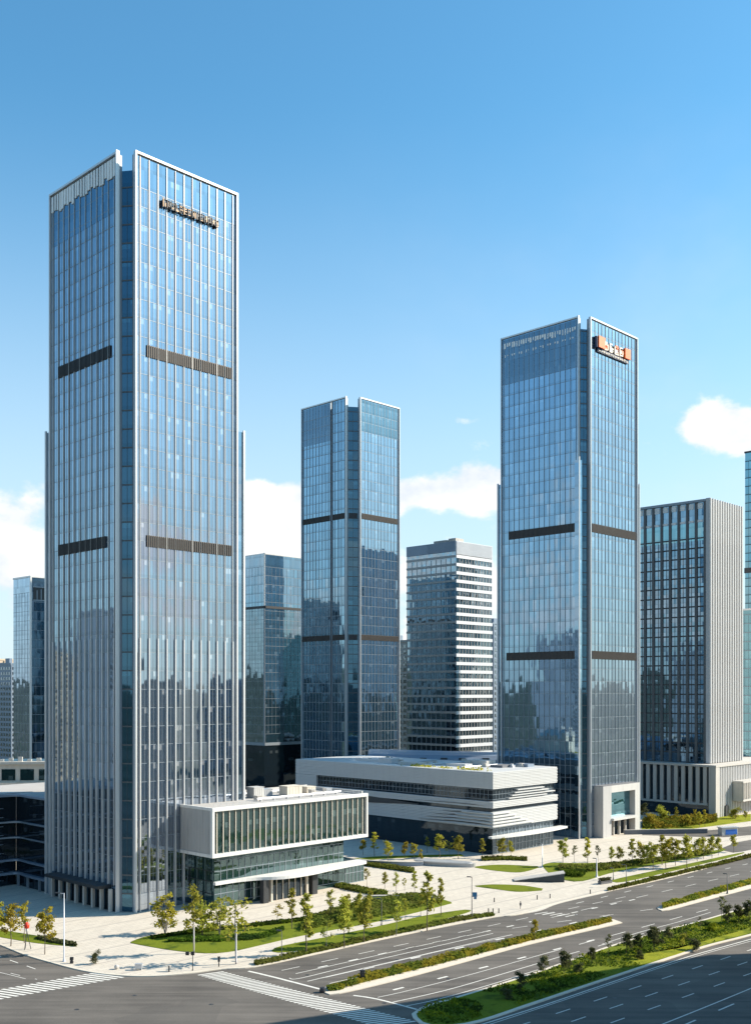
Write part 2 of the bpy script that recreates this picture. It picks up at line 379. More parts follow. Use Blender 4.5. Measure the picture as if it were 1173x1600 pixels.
# ------------------------------------------------------------------ world, sun, camera
SUN_EL = math.radians(33)
SX, SY = .985, .17
sunv = Vector((SX * math.cos(SUN_EL), SY * math.cos(SUN_EL), math.sin(SUN_EL))).normalized()
def make_world():
    w = bpy.data.worlds.new('World'); scene.world = w; w.use_nodes = True
    t = NT(w.node_tree)
    out = t.n('ShaderNodeOutputWorld'); bg = t.n('ShaderNodeBackground'); bg.inputs[1].default_value = .125
    sky = t.n('ShaderNodeTexSky', sky_type='NISHITA'); sky.sun_disc = False
    sky.sun_elevation = SUN_EL; sky.sun_rotation = math.atan2(SX, SY)
    sky.altitude = 100; sky.air_density = 1.0; sky.dust_density = .7; sky.ozone_density = 2.6
    hs = t.n('ShaderNodeHueSaturation'); hs.inputs['Saturation'].default_value = 1.08; hs.inputs['Value'].default_value = 1.0
    t.l(sky.outputs[0], hs.inputs['Color'])
    tint = t.n('ShaderNodeMix', data_type='RGBA', blend_type='MULTIPLY'); tint.inputs[0].default_value = 1
    t.l(hs.outputs[0], tint.inputs[6]); tint.inputs[7].default_value = (.63, 1.045, 1.02, 1)
    tc = t.n('ShaderNodeTexCoord'); d = tc.outputs['Generated']
    sx = t.n('ShaderNodeSeparateXYZ'); t.l(d, sx.inputs[0]); X, Y, Z = sx.outputs
    yy = t.m('MAXIMUM', Y, .05); qx = t.m('DIVIDE', X, yy); qz = t.m('DIVIDE', Z, yy)
    mp = t.n('ShaderNodeMapping'); mp.inputs['Scale'].default_value = (1, 1, 1.5); t.l(d, mp.inputs[0])
    n1 = t.noise(mp.outputs[0], 12.0, 10, .55)
    mp2 = t.n('ShaderNodeMapping'); mp2.inputs['Scale'].default_value = (1, 1, 1.5); mp2.inputs['Location'].default_value = (.018, .0, .026); t.l(d, mp2.inputs[0])
    n2 = t.noise(mp2.outputs[0], 12.0, 6, .55)
    n = n1.outputs[0]
    b = None
    for cx, cz, rx, rz, amp in ((.325, .248, .040, .022, .85), (.36, .240, .05, .024, .75), (.045, .187, .10, .018, .8), (.11, .205, .04, .014, .7), (.0, .165, .07, .016, .6),
                                (-.10, .178, .06, .028, .72), (-.12, .125, .14, .03, .66), (-.36, .165, .06, .03, .68), (-.36, .09, .14, .055, .66), (-.01, .188, .16, .015, .42), (.25, .235, .03, .010, .40),
                                (.045, .277, .02, .006, .42), (.085, .256, .02, .006, .42), (.30, .07, .4, .05, .45), (.05, .09, .3, .04, .5)):
        ex = t.m('POWER', t.m('DIVIDE', t.m('SUBTRACT', qx, cx), rx), 2.0); ez = t.m('POWER', t.m('DIVIDE', t.m('SUBTRACT', qz, cz), rz), 2.0)
        g = t.m('MULTIPLY', t.m('EXPONENT', t.m('MULTIPLY', t.m('ADD', ex, ez), -1.0)), amp)
        b = g if b is None else t.m('ADD', b, g)
    front = t.ramp(Y, .05, .25)
    dens_f = t.m('ADD', b, t.m('MULTIPLY', t.m('SUBTRACT', n, .5), 2.7))
    dens_f = t.m('MULTIPLY', t.ramp(dens_f, .38, .74), t.m('SUBTRACT', 1.0, t.ramp(qz, .275, .31)))
    band = t.m('MULTIPLY', t.ramp(Z, .02, .07), t.m('SUBTRACT', 1.0, t.ramp(Z, .10, .30)))
    dens_g = t.ramp(t.m('ADD', t.m('MULTIPLY', band, .6), t.m('MULTIPLY', t.m('SUBTRACT', n, .5), 2.3)), .45, .85)
    mf = t.n('ShaderNodeMix', data_type='FLOAT'); t.l(front, mf.inputs[0]); t.l(dens_g, mf.inputs[2]); t.l(dens_f, mf.inputs[3])
    dens = t.m('MULTIPLY', mf.outputs[0], t.ramp(Z, -.01, .03))
    sh = t.m('ADD', .62, t.m('MULTIPLY', t.m('SUBTRACT', n, n2.outputs[0]), 3.2), clamp=True)
    cc = t.mix(sh, (3.7, 4.0, 4.5), (5.3, 5.2, 5.1))
    hz = t.mix(t.m('MULTIPLY', t.m('SUBTRACT', 1.0, t.ramp(Z, -.02, .50)), .88), tint.outputs[2], (3.55, 4.05, 4.45))
    ci = t.noise(mp.outputs[0], 2.4, 5, .62)      # thin high veil
    veil = t.m('MULTIPLY', t.m('MULTIPLY', t.ramp(ci.outputs[0], .48, .78), .30), t.m('MULTIPLY', t.ramp(X, -.2, .35), t.ramp(Z, .55, .2)))
    hz = t.mix(veil, hz, (4.2, 4.35, 4.5))
    fin = t.mix(t.m('MULTIPLY', dens, .96), hz, cc)
    t.l(fin, bg.inputs[0]); t.l(bg.outputs[0], out.inputs[0])
make_world()
sl = bpy.data.lights.new('sun', 'SUN'); sl.energy = 4.9; sl.angle = math.radians(.5); sl.color = (1.0, .90, .75)
so = bpy.data.objects.new('sun', sl); COL.objects.link(so); so.rotation_euler = sunv.to_track_quat('Z', 'Y').to_euler(); so.location = (200, 0, 300)
cam = bpy.data.cameras.new('camera'); co = bpy.data.objects.new('camera', cam); COL.objects.link(co)
co.location = (0, 0, H); co.rotation_euler = (math.radians(90), 0, 0)
cam.sensor_fit = 'HORIZONTAL'; cam.sensor_width = 36; cam.lens = 36 * F / 1173; cam.shift_y = (HY - 800) / 1173
cam.clip_start = 1; cam.clip_end = 20000
scene.camera = co
vs = scene.view_settings; vs.view_transform = 'Standard'; vs.look = 'None'; vs.exposure = 0.85; vs.gamma = 1
cy = scene.cycles; cy.use_denoising = True; cy.max_bounces = 6; cy.diffuse_bounces = 3; cy.glossy_bounces = 4; cy.transmission_bounces = 2
cy.caustics_reflective = False; cy.caustics_refractive = False; cy.sample_clamp_indirect = 4.0
try: cy.denoiser = 'OPENIMAGEDENOISE'
except Exception: pass
scene.render.film_transparent = False

# ------------------------------------------------------------------ the setting
def struct(o): o['kind'] = 'structure'; return o
def sheet(name, poly, z, mat):
    bm = bmesh.new(); vs_ = [bm.verts.new((p[0], p[1], z)) for p in poly]
    f = bm.faces.new(vs_); f.normal_update()
    if f.normal.z < 0: f.normal_flip()
    bmesh.ops.triangulate(bm, faces=[f])
    me = bpy.data.meshes.new(name); bm.to_mesh(me); bm.free(); me.materials.append(mat)
    return link(name, me)
def slab(name, poly, z0, z1, mat):
    me = bpy.data.meshes.new(name); bm = bmesh.new()
    if sum(poly[k][0] * poly[(k + 1) % len(poly)][1] - poly[(k + 1) % len(poly)][0] * poly[k][1] for k in range(len(poly))) < 0: poly = poly[::-1]
    lo = [bm.verts.new((p[0], p[1], z0)) for p in poly]; hi = [bm.verts.new((p[0], p[1], z1)) for p in poly]
    f = bm.faces.new(hi); n = len(poly)
    for k in range(n): bm.faces.new((lo[k], lo[(k + 1) % n], hi[(k + 1) % n], hi[k]))
    bmesh.ops.triangulate(bm, faces=[f]); bm.to_mesh(me); bm.free(); me.materials.append(mat)
    return link(name, me)
R = 6000
struct(sheet('ground', [(R * math.cos(k * math.pi / 24), R * math.sin(k * math.pi / 24)) for k in range(48)], -.25, M['farground']))
struct(sheet('road', [(-190, 40), (60, 40), (210, 110), (260, 360), (240, 420), (-230, 420), (-230, 200)], 0, M['asphalt']))
KERB = [(-160, 1426), (-60, 1455), (0, 1476), (40, 1492), (80, 1504), (130, 1517), (180, 1524), (232, 1526), (290, 1522), (345, 1515), (395, 1511.5)]
KERB2 = [(480, 1494), (560, 1476), (640, 1459), (720, 1443), (775, 1433)]
KERB3 = [(800, 1431), (832, 1424), (872, 1411), (945, 1394)]
KERB4 = [(1000, 1382), (1080, 1363), (1173, 1338), (1300, 1304), (1400, 1284)]
front_edge = cr([tuple(G(*p)[:2]) for p in KERB + KERB2 + KERB3 + KERB4], 5)
plaza_poly = front_edge + [(225, 480), (-190, 480)]
struct(slab('plaza', plaza_poly, -.1, .14, M['paving']))
# kerb stones along the plaza edge
def ribbon(name, pts, w, z0, z1, mat, off=0.0):
    b = MB()
    for i in range(len(pts) - 1):
        a = Vector(pts[i]); c = Vector(pts[i + 1]); d = (c - a)
        if d.length < 1e-4: continue
        d.normalize(); n = Vector((-d.y, d.x)); e = d * .05
        q = [a - e + n * (off - w / 2), c + e + n * (off - w / 2), c + e + n * (off + w / 2), a - e + n * (off + w / 2)]
        b.prism([tuple(k) for k in q], z0 + (i % 2) * .002, z1 + (i % 2) * .002)
    return b.build(name, mat)
struct(ribbon('plaza_kerb', front_edge, .55, -.05, .17, M['kerb'], -.2))
def hills():
    b = MB(); n = 150; rows = [(1300, 0), (1600, .45), (2000, .8), (2600, 1.0), (3200, .7), (3900, .2)]
    ring = []
    for j, (r, k) in enumerate(rows):
        for i in range(n):
            a = 2 * math.pi * i / n
            front = max(0, math.sin(a))
            h = (45 + 130 * abs(noise.noise((math.cos(a) * 3, math.sin(a) * 3, 1))) + 35 * abs(noise.noise((math.cos(a) * 11, math.sin(a) * 11, 2)))) * k * (1 - .45 * front ** 6)
            b.v.append((r * math.cos(a), r * math.sin(a), h - 2 + (noise.noise((i * .9, j * 3.3, 5)) * 8 * k)))
    for j in range(len(rows) - 1):
        for i in range(n):
            b.f.append((j * n + i, j * n + (i + 1) % n, (j + 1) * n + (i + 1) % n, (j + 1) * n + i)); b.uv.append([(0, 0)] * 4); b.mi.append(0)
    struct(b.build('hills', M['hill'], smooth=True))
hills()
# ------------------------------------------------------------------ building kit (local x = along the right-hand face, y = along the left-hand face)
def wall(name, p0, p1, z0, z1, mat, parent):
    L = math.dist(p0, p1); b = MB()
    b.quad(((p0[0], p0[1], z0), (p1[0], p1[1], z0), (p1[0], p1[1], z1), (p0[0], p0[1], z1)), [(0, z0), (L, z0), (L, z1), (0, z1)])
    return b.build(name, mat, parent)
def along(p0, p1, s):
    d = (Vector(p1) - Vector(p0)); L = d.length; d /= L
    return Vector(p0) + d * s, d, Vector((d.y, -d.x))
def fins(p0, p1, z0, z1, step, w, dep, mat, parent, start=None, name='fin', gap=()):
    L = math.dist(p0, p1); n = max(1, round(L / step)); ang = math.atan2(p1[1] - p0[1], p1[0] - p0[0])
    b = MB(); b.box(-w / 2, w / 2, -dep, 0, z0, z1); me = b.mesh(name, mat)
    for i in range(n + 1 if start is None else n):
        s = i * L / n if start is None else (i + start) * L / n
        if any(a < s < c for a, c in gap): continue
        p, d, o = along(p0, p1, s)
        link(name, me, parent, (p.x, p.y, 0), ang)
def transoms(p0, p1, zs, h, dep, mat, parent, name='transom_grid', vstep=None, vw=.06):
    L = math.dist(p0, p1); b = MB(); ang = math.atan2(p1[1] - p0[1], p1[0] - p0[0]); vstep = vstep or L / 2
    for z in zs: b.box(0, L, -dep, -.002, z - h / 2, z + h / 2)
    if vstep:
        n = round(L / vstep)
        for i in range(1, n): b.box(i * L / n - vw / 2, i * L / n + vw / 2, -dep * .8, -.004, min(zs), max(zs))
    return b.build(name, mat, parent, loc=(p0[0], p0[1], 0), rz=ang)
def band(p0, p1, s0, s1, z0, z1, parent, mat, ribmat, dep=.35, rib=.55):
    p, d, o = along(p0, p1, 0); b = MB()
    b.box(s0, s1, -dep * .5, -.003, z0, z1)
    n = int((s1 - s0) / rib)
    for i in range(n + 1): b.box(s0 + i * (s1 - s0) / n - .09, s0 + i * (s1 - s0) / n + .09, -dep, -dep * .5, z0, z1, 1)
    return b.build('louvre_band', [mat, ribmat], parent, loc=(p0[0], p0[1], 0), rz=math.atan2(d.y, d.x))
def edge_box(parent, x0, x1, y0, y1, z0, z1, mat, name='edge_frame'):
    b = MB(); b.box(x0, x1, y0, y1, z0, z1); return b.build(name, mat, parent)

def glass_tower(t, L, W, zt, a, b_, glassm, notchm, fh, finspec, bands, zset, extw, frame=.45, crown=7.0, finm='fin', base=0.0, slit=None, framem='silver', rightm=None):
    rightm = rightm or glassm
    R0, R1 = (a, 0), (L, 0); L0, L1 = (0, b_), (0, W)
    rc = 1.1
    wall('right_glass_facade', R0, R1, base, zt - .5, rightm, t)
    if slit:
        wall('left_glass_facade', L1, (0, slit + .5), base, zt - .5, glassm, t)
        wall('left_glass_facade', (.02, slit - .5), L0, base, zt - .1, glassm, t)
        bx = MB(); bx.box(.7, 1.2, slit - .5, slit + .5, base, zt - 3); bx.build('facade_slit', M['darkmetal'], t)
        for yy in (slit - .5, slit + .5): edge_box(t, -.3, .72, yy - .12, yy + .12, base, zt + .2, M['transom'])
    else: wall('left_glass_facade', L1, L0, base, zt - .5, glassm, t)
    wall('rear_glass_facade', R1, (L, W), base, zt - .5, glassm, t)
    wall('rear_glass_facade', (L, W), L1, base, zt - .5, glassm, t)
    n0, n1 = (rc, b_), (a, rc)
    wall('notch_glazing', n0, n1, base, zt - 4, notchm, t)
    wall('notch_side', L0, n0, base, zt - .5, M['transom'], t)
    wall('notch_side', n1, R0, base, zt - .5, M['transom'], t)
    zs = [base + fh * i for i in range(1, int((zt - base - 4) / fh) + 1)]
    transoms(n0, n1, zs, .30, .10, M['pier'], t)
    vst = finspec.get('mull')
    transoms(R0, R1, zs, .10, .07, M['transom'], t, vstep=vst)
    if slit:
        transoms(L1, (0, slit + .6), zs, .16, .10, M['transom'], t, vstep=vst); transoms((0, slit - .6), L0, zs, .16, .10, M['transom'], t, vstep=vst)
    else: transoms(L1, L0, zs, .10, .07, M['transom'], t, vstep=vst)
    fw, fd = finspec['w'], finspec['d']; zl = finspec.get('zl', 0)
    if zl:
        fins(R0, R1, finspec.get('z0r', base), zl, finspec['step'], finspec['wl'], fd + .12, M['silver'], t, start=.5)
        fins(L1, L0, finspec.get('z0l', base), zl, finspec['step'], finspec['wl'], fd + .12, M['silver'], t, start=.5)
    fins(R0, R1, zl or finspec.get('z0r', base), zt - .9, finspec['step'], fw, fd, M[finm], t, start=.5)
    gap = ((W - slit - .9, W - slit + .9),) if slit else ()
    fins(L1, L0, zl or finspec.get('z0l', base), zt - .9, finspec['step'], fw, fd, M[finm], t, start=.5, gap=gap)
    f = frame
    edge_box(t, a - f * .6, a + f * .6, -.55, .3, base, zt, M[framem])
    edge_box(t, L - f * .6, L + f * .6, -.55, .4, base, zt, M[framem])
    edge_box(t, -.55, .3, b_ - f * .6, b_ + f * .6, base, zt + .25, M[framem])
    edge_box(t, -.55, .4, W - f * .6, W + f * .6, base, zt, M[framem])
    edge_box(t, a + f * .6, L - f * .6, -.5, .4, zt - .5, zt - .002, M['silver'])
    edge_box(t, -.5, .4, b_ + f * .6, W - f * .6, zt - .5, zt - .002, M['silver'])
    edge_box(t, .5, L + .35, W - .4, W + .35, zt - .75, zt - .01, M['silver']); edge_box(t, L - .4, L + .35, .5, W - .5, zt - .75, zt - .012, M['silver'])
    r = MB(); r.prism([(a + .1, .2), (L - .1, .2), (L - .1, W - .1), (.2, W - .1), (.2, b_ + .1), (rc + .1, b_ + .1), (a + .1, rc + .1)], zt - crown - .6, zt - crown)
    r.build('roof', M['roofgrey'], t)
    # wings that step out part of the way up
    if zset:
        for (x0, x1, y0, y1) in ((L + .05, L + extw, .03, W - 1.5), (.03, L - 2, W + .05, W + extw)):
            w = MB(); w.box(x0, x1, y0, y1, base, zset); w.build('side_wing', glassm, t)
        edge_box(t, L + extw - .3, L + extw + .2, -.4, .02, base, zset + .4, M[framem])
        edge_box(t, -.4, .02, W + extw - .3, W + extw + .2, base, zset + .4, M[framem])
    for (z0, z1, r0, r1, l0, l1) in bands:
        band(R0, R1, r0 - a, r1 - a, z0, z1, t, M['bronze_lit'], M['bronze'])  # sunlit face takes the lightened bronze, the shaded face the darker one
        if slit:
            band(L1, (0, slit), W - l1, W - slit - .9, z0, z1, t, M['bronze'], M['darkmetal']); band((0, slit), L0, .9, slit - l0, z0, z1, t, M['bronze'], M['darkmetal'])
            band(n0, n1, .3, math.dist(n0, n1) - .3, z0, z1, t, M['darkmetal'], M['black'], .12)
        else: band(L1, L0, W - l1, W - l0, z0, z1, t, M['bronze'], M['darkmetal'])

def glyphs(parent, p0, s0, s1, z0, z1, n, mats, dep=.5, bars=7, off=.5, name='sign_lettering', seed=3):
    """worn, unreadable sign characters: each one a knot of raised strokes, on the right-hand face"""
    rg = random.Random(seed); w = (s1 - s0) / n; h = z1 - z0; b = MB()
    for i in range(n):
        x = s0 + i * w + w * .08; ww = w * .84; m = rg.randrange(len(mats)); st = min(ww, h) * .16
        b.box(x, x + st, -off - dep, -off, z0, z1 - h * rg.uniform(0, .2), m)
        for k in range(bars):
            if rg.random() < .55:
                zz = z0 + h * rg.uniform(0, .85); xa = x + ww * rg.uniform(0, .3)
                b.box(xa, x + ww * rg.uniform(.6, 1), -off - dep * rg.uniform(.8, .99), -off, zz, zz + st, rg.randrange(len(mats)))
            else:
                xx = x + ww * rg.uniform(.15, .85); za = z0 + h * rg.uniform(0, .4)
                b.box(xx, xx + st, -off - dep * rg.uniform(.8, .99), -off, za, za + h * rg.uniform(.3, .6), rg.randrange(len(mats)))
    return b.build(name, [M[k] for k in mats], parent)

# ---- tower A: the tallest on the left
oA = G(196, 1430); LA, WA, ZA = 31.2, 33.0, 171.6
tA = thing('glass_tower', 'tallest glass tower, with pale vertical fins and dark lettering near its top', 'tower', oA, TH)
glass_tower(tA, LA, WA, ZA, 2.5, 3.1, M['glassA'], M['glassNotch'], 4.2, dict(step=2.4, w=.12, d=.26, z0l=6.1, mull=.8, zl=62.0, wl=.24),
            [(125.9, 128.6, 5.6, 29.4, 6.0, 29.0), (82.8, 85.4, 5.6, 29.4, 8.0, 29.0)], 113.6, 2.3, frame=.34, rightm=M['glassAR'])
cs = MB(); rg = random.Random(5)
for i in range(24):      # crown panels between the fins of the shaded face, whitened to look sunlit
    y0 = 3.9 + i * 1.2; hh = 4.6 * rg.uniform(.75, 1.0)
    cs.box(-.30, -.02, y0, y0 + rg.uniform(.55, .95), ZA - 1.0 - hh, ZA - 1.0)
cs.build('crown_panel_screen', M['bright'], tA)
cz = MB(); cz.box(-.06, -.004, 3.7, WA - .6, ZA - 13.2, ZA - .9); cz.build('crown_louvre_zone', M['crownglass'], tA)
# the sign on the sunlit face (letters cannot be read in the photograph)
sb = MB(); sb.box(9.4, 25.4, -.62, -.5, 161.4, 161.6); sb.box(9.4, 25.4, -.62, -.5, 162.7, 162.85)
for k in range(10): sb.box(9.6 + k * 1.72, 9.72 + k * 1.72, -.63, -.1, 161.3, 162.9)
sgA = sb.build('sign', M['black'], tA); sgA['label'] = 'dark bronze rooftop lettering, too worn to read'
glyphs(sgA, None, 9.3, 25.5, 161.1, 163.3, 14, ['black', 'bronzegold', 'darkmetal', 'black'], .25, 6, .64, seed=4)
# entrance canopy and columns under the fins of the shaded face
cb = MB(); cb.box(-3.4, -.02, 6, 30, 5.3, 6.0); cb.build('entrance_canopy', M['darkmetal'], tA)
colm = MB(); colm.box(-.35, .35, -.35, .35, 0, 5.28); cme = colm.mesh('column', M['stone'])
for k in range(8): link('column', cme, tA, (-1.0, 4.6 + k * 3.7, 0))
db = MB(); db.box(-.25, -.01, 4, 32, .1, 5.2); db.build('entrance_glazing', M['glassDark'], tA)

# ---- A's podium: glazed box cantilevered over a glass ground floor
vB, vL = -12.0, -9.5
sP0 = 14.8; LP = 49.6; zPt, zPb = 23.6, 12.6
tP = thing('podium_building', 'white framed glass box cantilevered over a glass lobby at the foot of the tallest tower', 'building', oA + U * sP0 + V * vB, TH)
pb = MB(); pb.box(.25, LP - .3, .25, 24, zPb + .3, zPt - .5); pb.build('glass_box', M['glassP'], tP)
wl = MB(); wl.box(-.02, .24, .3, 12, zPb + .5, zPt - .6)
for k in range(20): wl.box(-.10, -.02, .5 + k * .575, .78 + k * .575, zPb + .5, zPt - .6)
wl.build('end_wall', M['grey_panel'], tP)
for nm, bx in (('top_frame', (-.15, LP, -.5, .3, zPt - .85, zPt)), ('bottom_frame', (-.15, LP, -.5, .3, zPb - .3, zPb + .5)), ('corner_frame', (-.15, .45, -.48, .28, zPb + .5, zPt - .85)),
               ('corner_frame', (LP - .5, LP - .02, -.48, .28, zPb + .5, zPt - .85)), ('top_frame', (-.15, .3, .3, 12, zPt - .65, zPt - .01)), ('bottom_frame', (-.15, .3, .3, 12, zPb - .3, zPb + .45)),
               ('soffit', (.3, LP - .3, .3, 22, zPb - .1, zPb + .28))):
    q = MB(); q.box(*bx); q.build(nm, M['white_trim'] if nm != 'soffit' else M['grey_panel'], tP)
fins((.6, 0.25), (LP - .6, .25), zPb + .5, zPt - .85, 1.8, .17, .26, M['cream'], tP, start=.5)
rf = MB(); rf.box(.3, LP - .3, .31, 24, zPt - .49, zPt - .35); rf.build('roof', M['roofgrey'], tP)
for (x, y, sx_, sy_, h, mt) in ((24, 14, 3.2, 3, 2.6, 'white'), (34, 12, 5.0, 3.2, 2.4, 'cream'), (29, 17, 3, 4, 1.6, 'galv'), (41, 13, 3, 2.4, 1.7, 'cream'), (20, 8, 1.6, 1.4, 1.1, 'stone'), (38.5, 9, 1.2, 1.4, 1.3, 'stone'), (45, 10, 1.8, 1.5, 1.2, 'galv')):
    q = MB(); q.box(x - sx_ / 2, x + sx_ / 2, y - sy_ / 2, y + sy_ / 2, zPt - .35, zPt - .35 + h)
    q.box(x - sx_ / 2 - .08, x + sx_ / 2 + .08, y - sy_ / 2 - .08, y + sy_ / 2 + .08, zPt - .35 + h, zPt - .2 + h)
    for k in range(4): q.box(x - sx_ / 2 + sx_ * (.15 + k * .2), x - sx_ / 2 + sx_ * (.25 + k * .2), y - sy_ / 2 - .06, y - sy_ / 2 - .003, zPt - .1, zPt - .5 + h)
    q.build('rooftop_unit', M[mt], tP)
pr = MB()
pr.box(14, LP - .4, 22.5, 22.9, zPt - .3, zPt + .8); pr.box(LP - .9, LP - .45, 1, 22.4, zPt - .3, zPt + .5); pr.build('parapet', M['white'], tP)
q = MB()
for k in range(26): q.box(1.2 + k * 1.85, 1.26 + k * 1.85, .9, .96, zPt - .35, zPt + .75)
q.box(1.2, LP - 1.5, .9, .95, zPt + .7, zPt + .76); q.box(1.2, LP - 1.5, .9, .95, zPt + .25, zPt + .29); q.build('roof_railing', M['galv'], tP)
for y in (6, 19):
    q = MB(); q.tube((18, y, zPt + .3), (46, y, zPt + .3), .25, .25, 8)
    for k in range(7): q.box(19 + k * 4.2, 19.3 + k * 4.2, y - .3, y + .3, zPt - .36, zPt + .1)
    q.build('roof_duct', M['galv'], tP)
# lobby storeys
lx0 = sP0 and (17.4 - sP0); ly = vL - vB
lb = MB(); lb.box(lx0, lx0 + 41, ly, 22, 0, zPb - .12); lb.build('lobby_glazing', M['glassP'], tP)
transoms((lx0, ly), (lx0 + 41, ly), [1.2, 3.4, 6.2, 8.6, 11.0], .14, .12, M['transom'], tP, name='lobby_mullion_grid', vstep=1.75, vw=.12)
transoms((lx0, 18), (lx0, ly), [3.4, 6.2, 8.6], .12, .12, M['darkmetal'], tP, name='lobby_mullion_grid', vstep=3.0, vw=.14)
cn = MB()     # long canopy slab with a bowed middle
front = [(lx0 - .3, ly - .9), (8, ly - 1.1), (13, ly - 2.4), (17, ly - 5.0), (21, ly - 6.2), (27, ly - 6.3), (33, ly - 5.4), (40, ly - 4.6), (47.5, ly - 4.0), (48.5, ly - 3)]
cn.prism(cr(front, 4, False) + [(48.5, ly - .02), (lx0 - .3, ly - .02)], 5.6, 6.3); cn.build('canopy', M['white_trim'], tP)
for x in (15.0, 30.5):
    q = MB(); q.box(x - .8, x + .8, ly - 3.6, ly - 2.2, 0, 5.58); q.build('canopy_pier', M['darkmetal'], tP)
ep = MB()
for x0, x1, z0, z1 in ((17, 17.5, 0, 5.2), (28.3, 28.8, 0, 5.2), (17, 28.8, 5.2, 5.57)): ep.box(x0, x1, ly - 3.0, ly - 2.2, z0, z1)
for k in range(1, 6): ep.box(17 + k * 1.95, 17.14 + k * 1.95, ly - 2.7, ly - 2.5, 0, 5.2)
ep.build('entrance_portal', M['cream'], tP)
eg = MB(); eg.box(17.5, 28.3, ly - 2.45, ly - 2.3, 0, 5.2); eg.build('entrance_door_glazing', M['glassDark'], tP)
lr = MB(); lr.box(43.9, 52, ly + 1, 14, 0, 5.5); lr.build('low_glass_wing', M['glassP'], tP)
transoms((43.9, ly + 1), (52, ly + 1), [.2, 2.8, 5.2], .14, .14, M['transom'], tP, name='lobby_mullion_grid', vstep=1.35, vw=.16)

# ---- tower C on the right
oC = G(913, 1312); LC, WC, ZC = 33.5, 34.8, 176.9
tC = thing('glass_tower', 'glass tower with an orange and cream sign near its top and a pale entrance portal', 'tower', oC, TH)
glass_tower(tC, LC, WC, ZC, 3.1, 2.3, M['glassC'], M['glassNotch'], 4.1, dict(step=2.2, w=.12, d=.16, mull=None),
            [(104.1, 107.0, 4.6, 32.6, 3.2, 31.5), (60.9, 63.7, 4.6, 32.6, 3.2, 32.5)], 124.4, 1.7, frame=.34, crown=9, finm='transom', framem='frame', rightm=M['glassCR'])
cz = MB(); cz.box(-.07, -.004, 2.8, WC - .6, ZC - 17, ZC - .9); cz.build('crown_louvre_zone', M['crownglass'], tC)
cs = MB()
for i in range(30):
    y0 = 3.4 + i * 1.02; hh = 1.6 * rg.uniform(.5, 1.2)
    cs.box(-.18, -.075, y0, y0 + rg.uniform(.35, .8), ZC - 3.4 - hh + (i / 30) * 1.0, ZC - 3.2 + (i / 30) * 1.0)
    if i % 3: cs.box(-.16, -.075, y0, y0 + .4, ZC - 7.2 + rg.uniform(-.3, .3), ZC - 6.5)
cs.build('crown_panel_screen', M['bright'], tC)
w = MB(); w.box(-1.5, .3, 1.2, 2.9, 0, 128.0); w.build('corner_blade', M['glassC'], tC)     # stepped blade beside the notch
edge_box(tC, -1.7, -1.4, .9, 1.3, 0, 129.0, M['silver'])
# sign: two orange blocks, cream characters and a small row of letters on a dark box
sx0, sx1, sz0, sz1 = 5.9, 27.6, 167.2, 171.1
q = MB(); q.box(sx0, sx0 + 4.2, -1.1, -.2, sz0, sz1 - .1); q.box(sx0 + 1.2, sx1 - .6, -.6, -.2, sz0 - 1.2, sz0 - .01); q.box(sx0 + 4.2, sx1 - 3.6, -.30, -.2, sz0 + .5, sz0 + .9)
sC = q.build('sign', M['navy'], tC); sC['label'] = 'row of orange blocks and cream characters on a thin dark backing'
q = MB(); q.box(sx0 + .7, sx0 + 4.6, -1.5, -1.11, sz0 + .1, sz1); q.build('orange_block', M['orange'], sC)
q = MB(); q.box(sx1 - 3.5, sx1, -1.2, -.3, sz0 + .3, sz1 - .1); q.build('orange_block', M['orange'], sC)
glyphs(sC, None, sx0 + 5.0, sx1 - 3.8, sz0 + .2, sz1 - .3, 4, ['creamletter', 'creamletter', 'orange'], .4, 9, .45, seed=8)
glyphs(sC, None, sx0 + 1.6, sx1 - 1, sz0 - 1.05, sz0 - .2, 13, ['white_trim', 'creamletter'], .2, 4, .62, name='small_lettering', seed=12)
# entrance portal on the sunlit face
x0, x1, zp = 5.8, 29.5, 17.6
for nm, bx, mt in (('portal_frame', (x0, x0 + 5.2, -3.6, -.02, 0, zp), 'grey_panel'), ('portal_frame', (x1 - 3.0, x1, -3.6, -.02, 0, zp), 'white'), ('portal_frame', (x0 + 5.2, x1 - 3.0, -3.6, -.02, zp - 2.4, zp - .005), 'white'),
                   ('portal_lintel', (x0 + 5.2, x1 - 3.0, -4.6, -.02, 5.6, 6.4), 'white'), ('portal_glazing', (x0 + 5.2, x1 - 3.0, -1.4, -.03, 6.4, zp - 2.4), 'glassTeal'), ('portal_door_glazing', (x0 + 5.2, x1 - 3.0, -1.2, -.03, .1, 5.6), 'glassDark')):
    q = MB(); q.box(*bx); q.build(nm, M[mt], tC)
edge_box(tC, x0 + .1, x1 - .1, -3.5, -.03, zp, zp + .12, M['roofdark'], 'portal_dark_cap')  # dark cap added so the glass does not mirror a sunlit portal top
for k in range(1, 4):
    edge_box(tC, x0 + 5.2 + k * 3.9 - .25, x0 + 5.2 + k * 3.9 + .25, -2.2, -1.45, 0, 5.58, M['stone'], 'portal_column')
for k in range(5): edge_box(tC, 29.9 + k * .75, 30.2 + k * .75, -.9, -.3, 0, 14, M['fin'], 'base_fin')

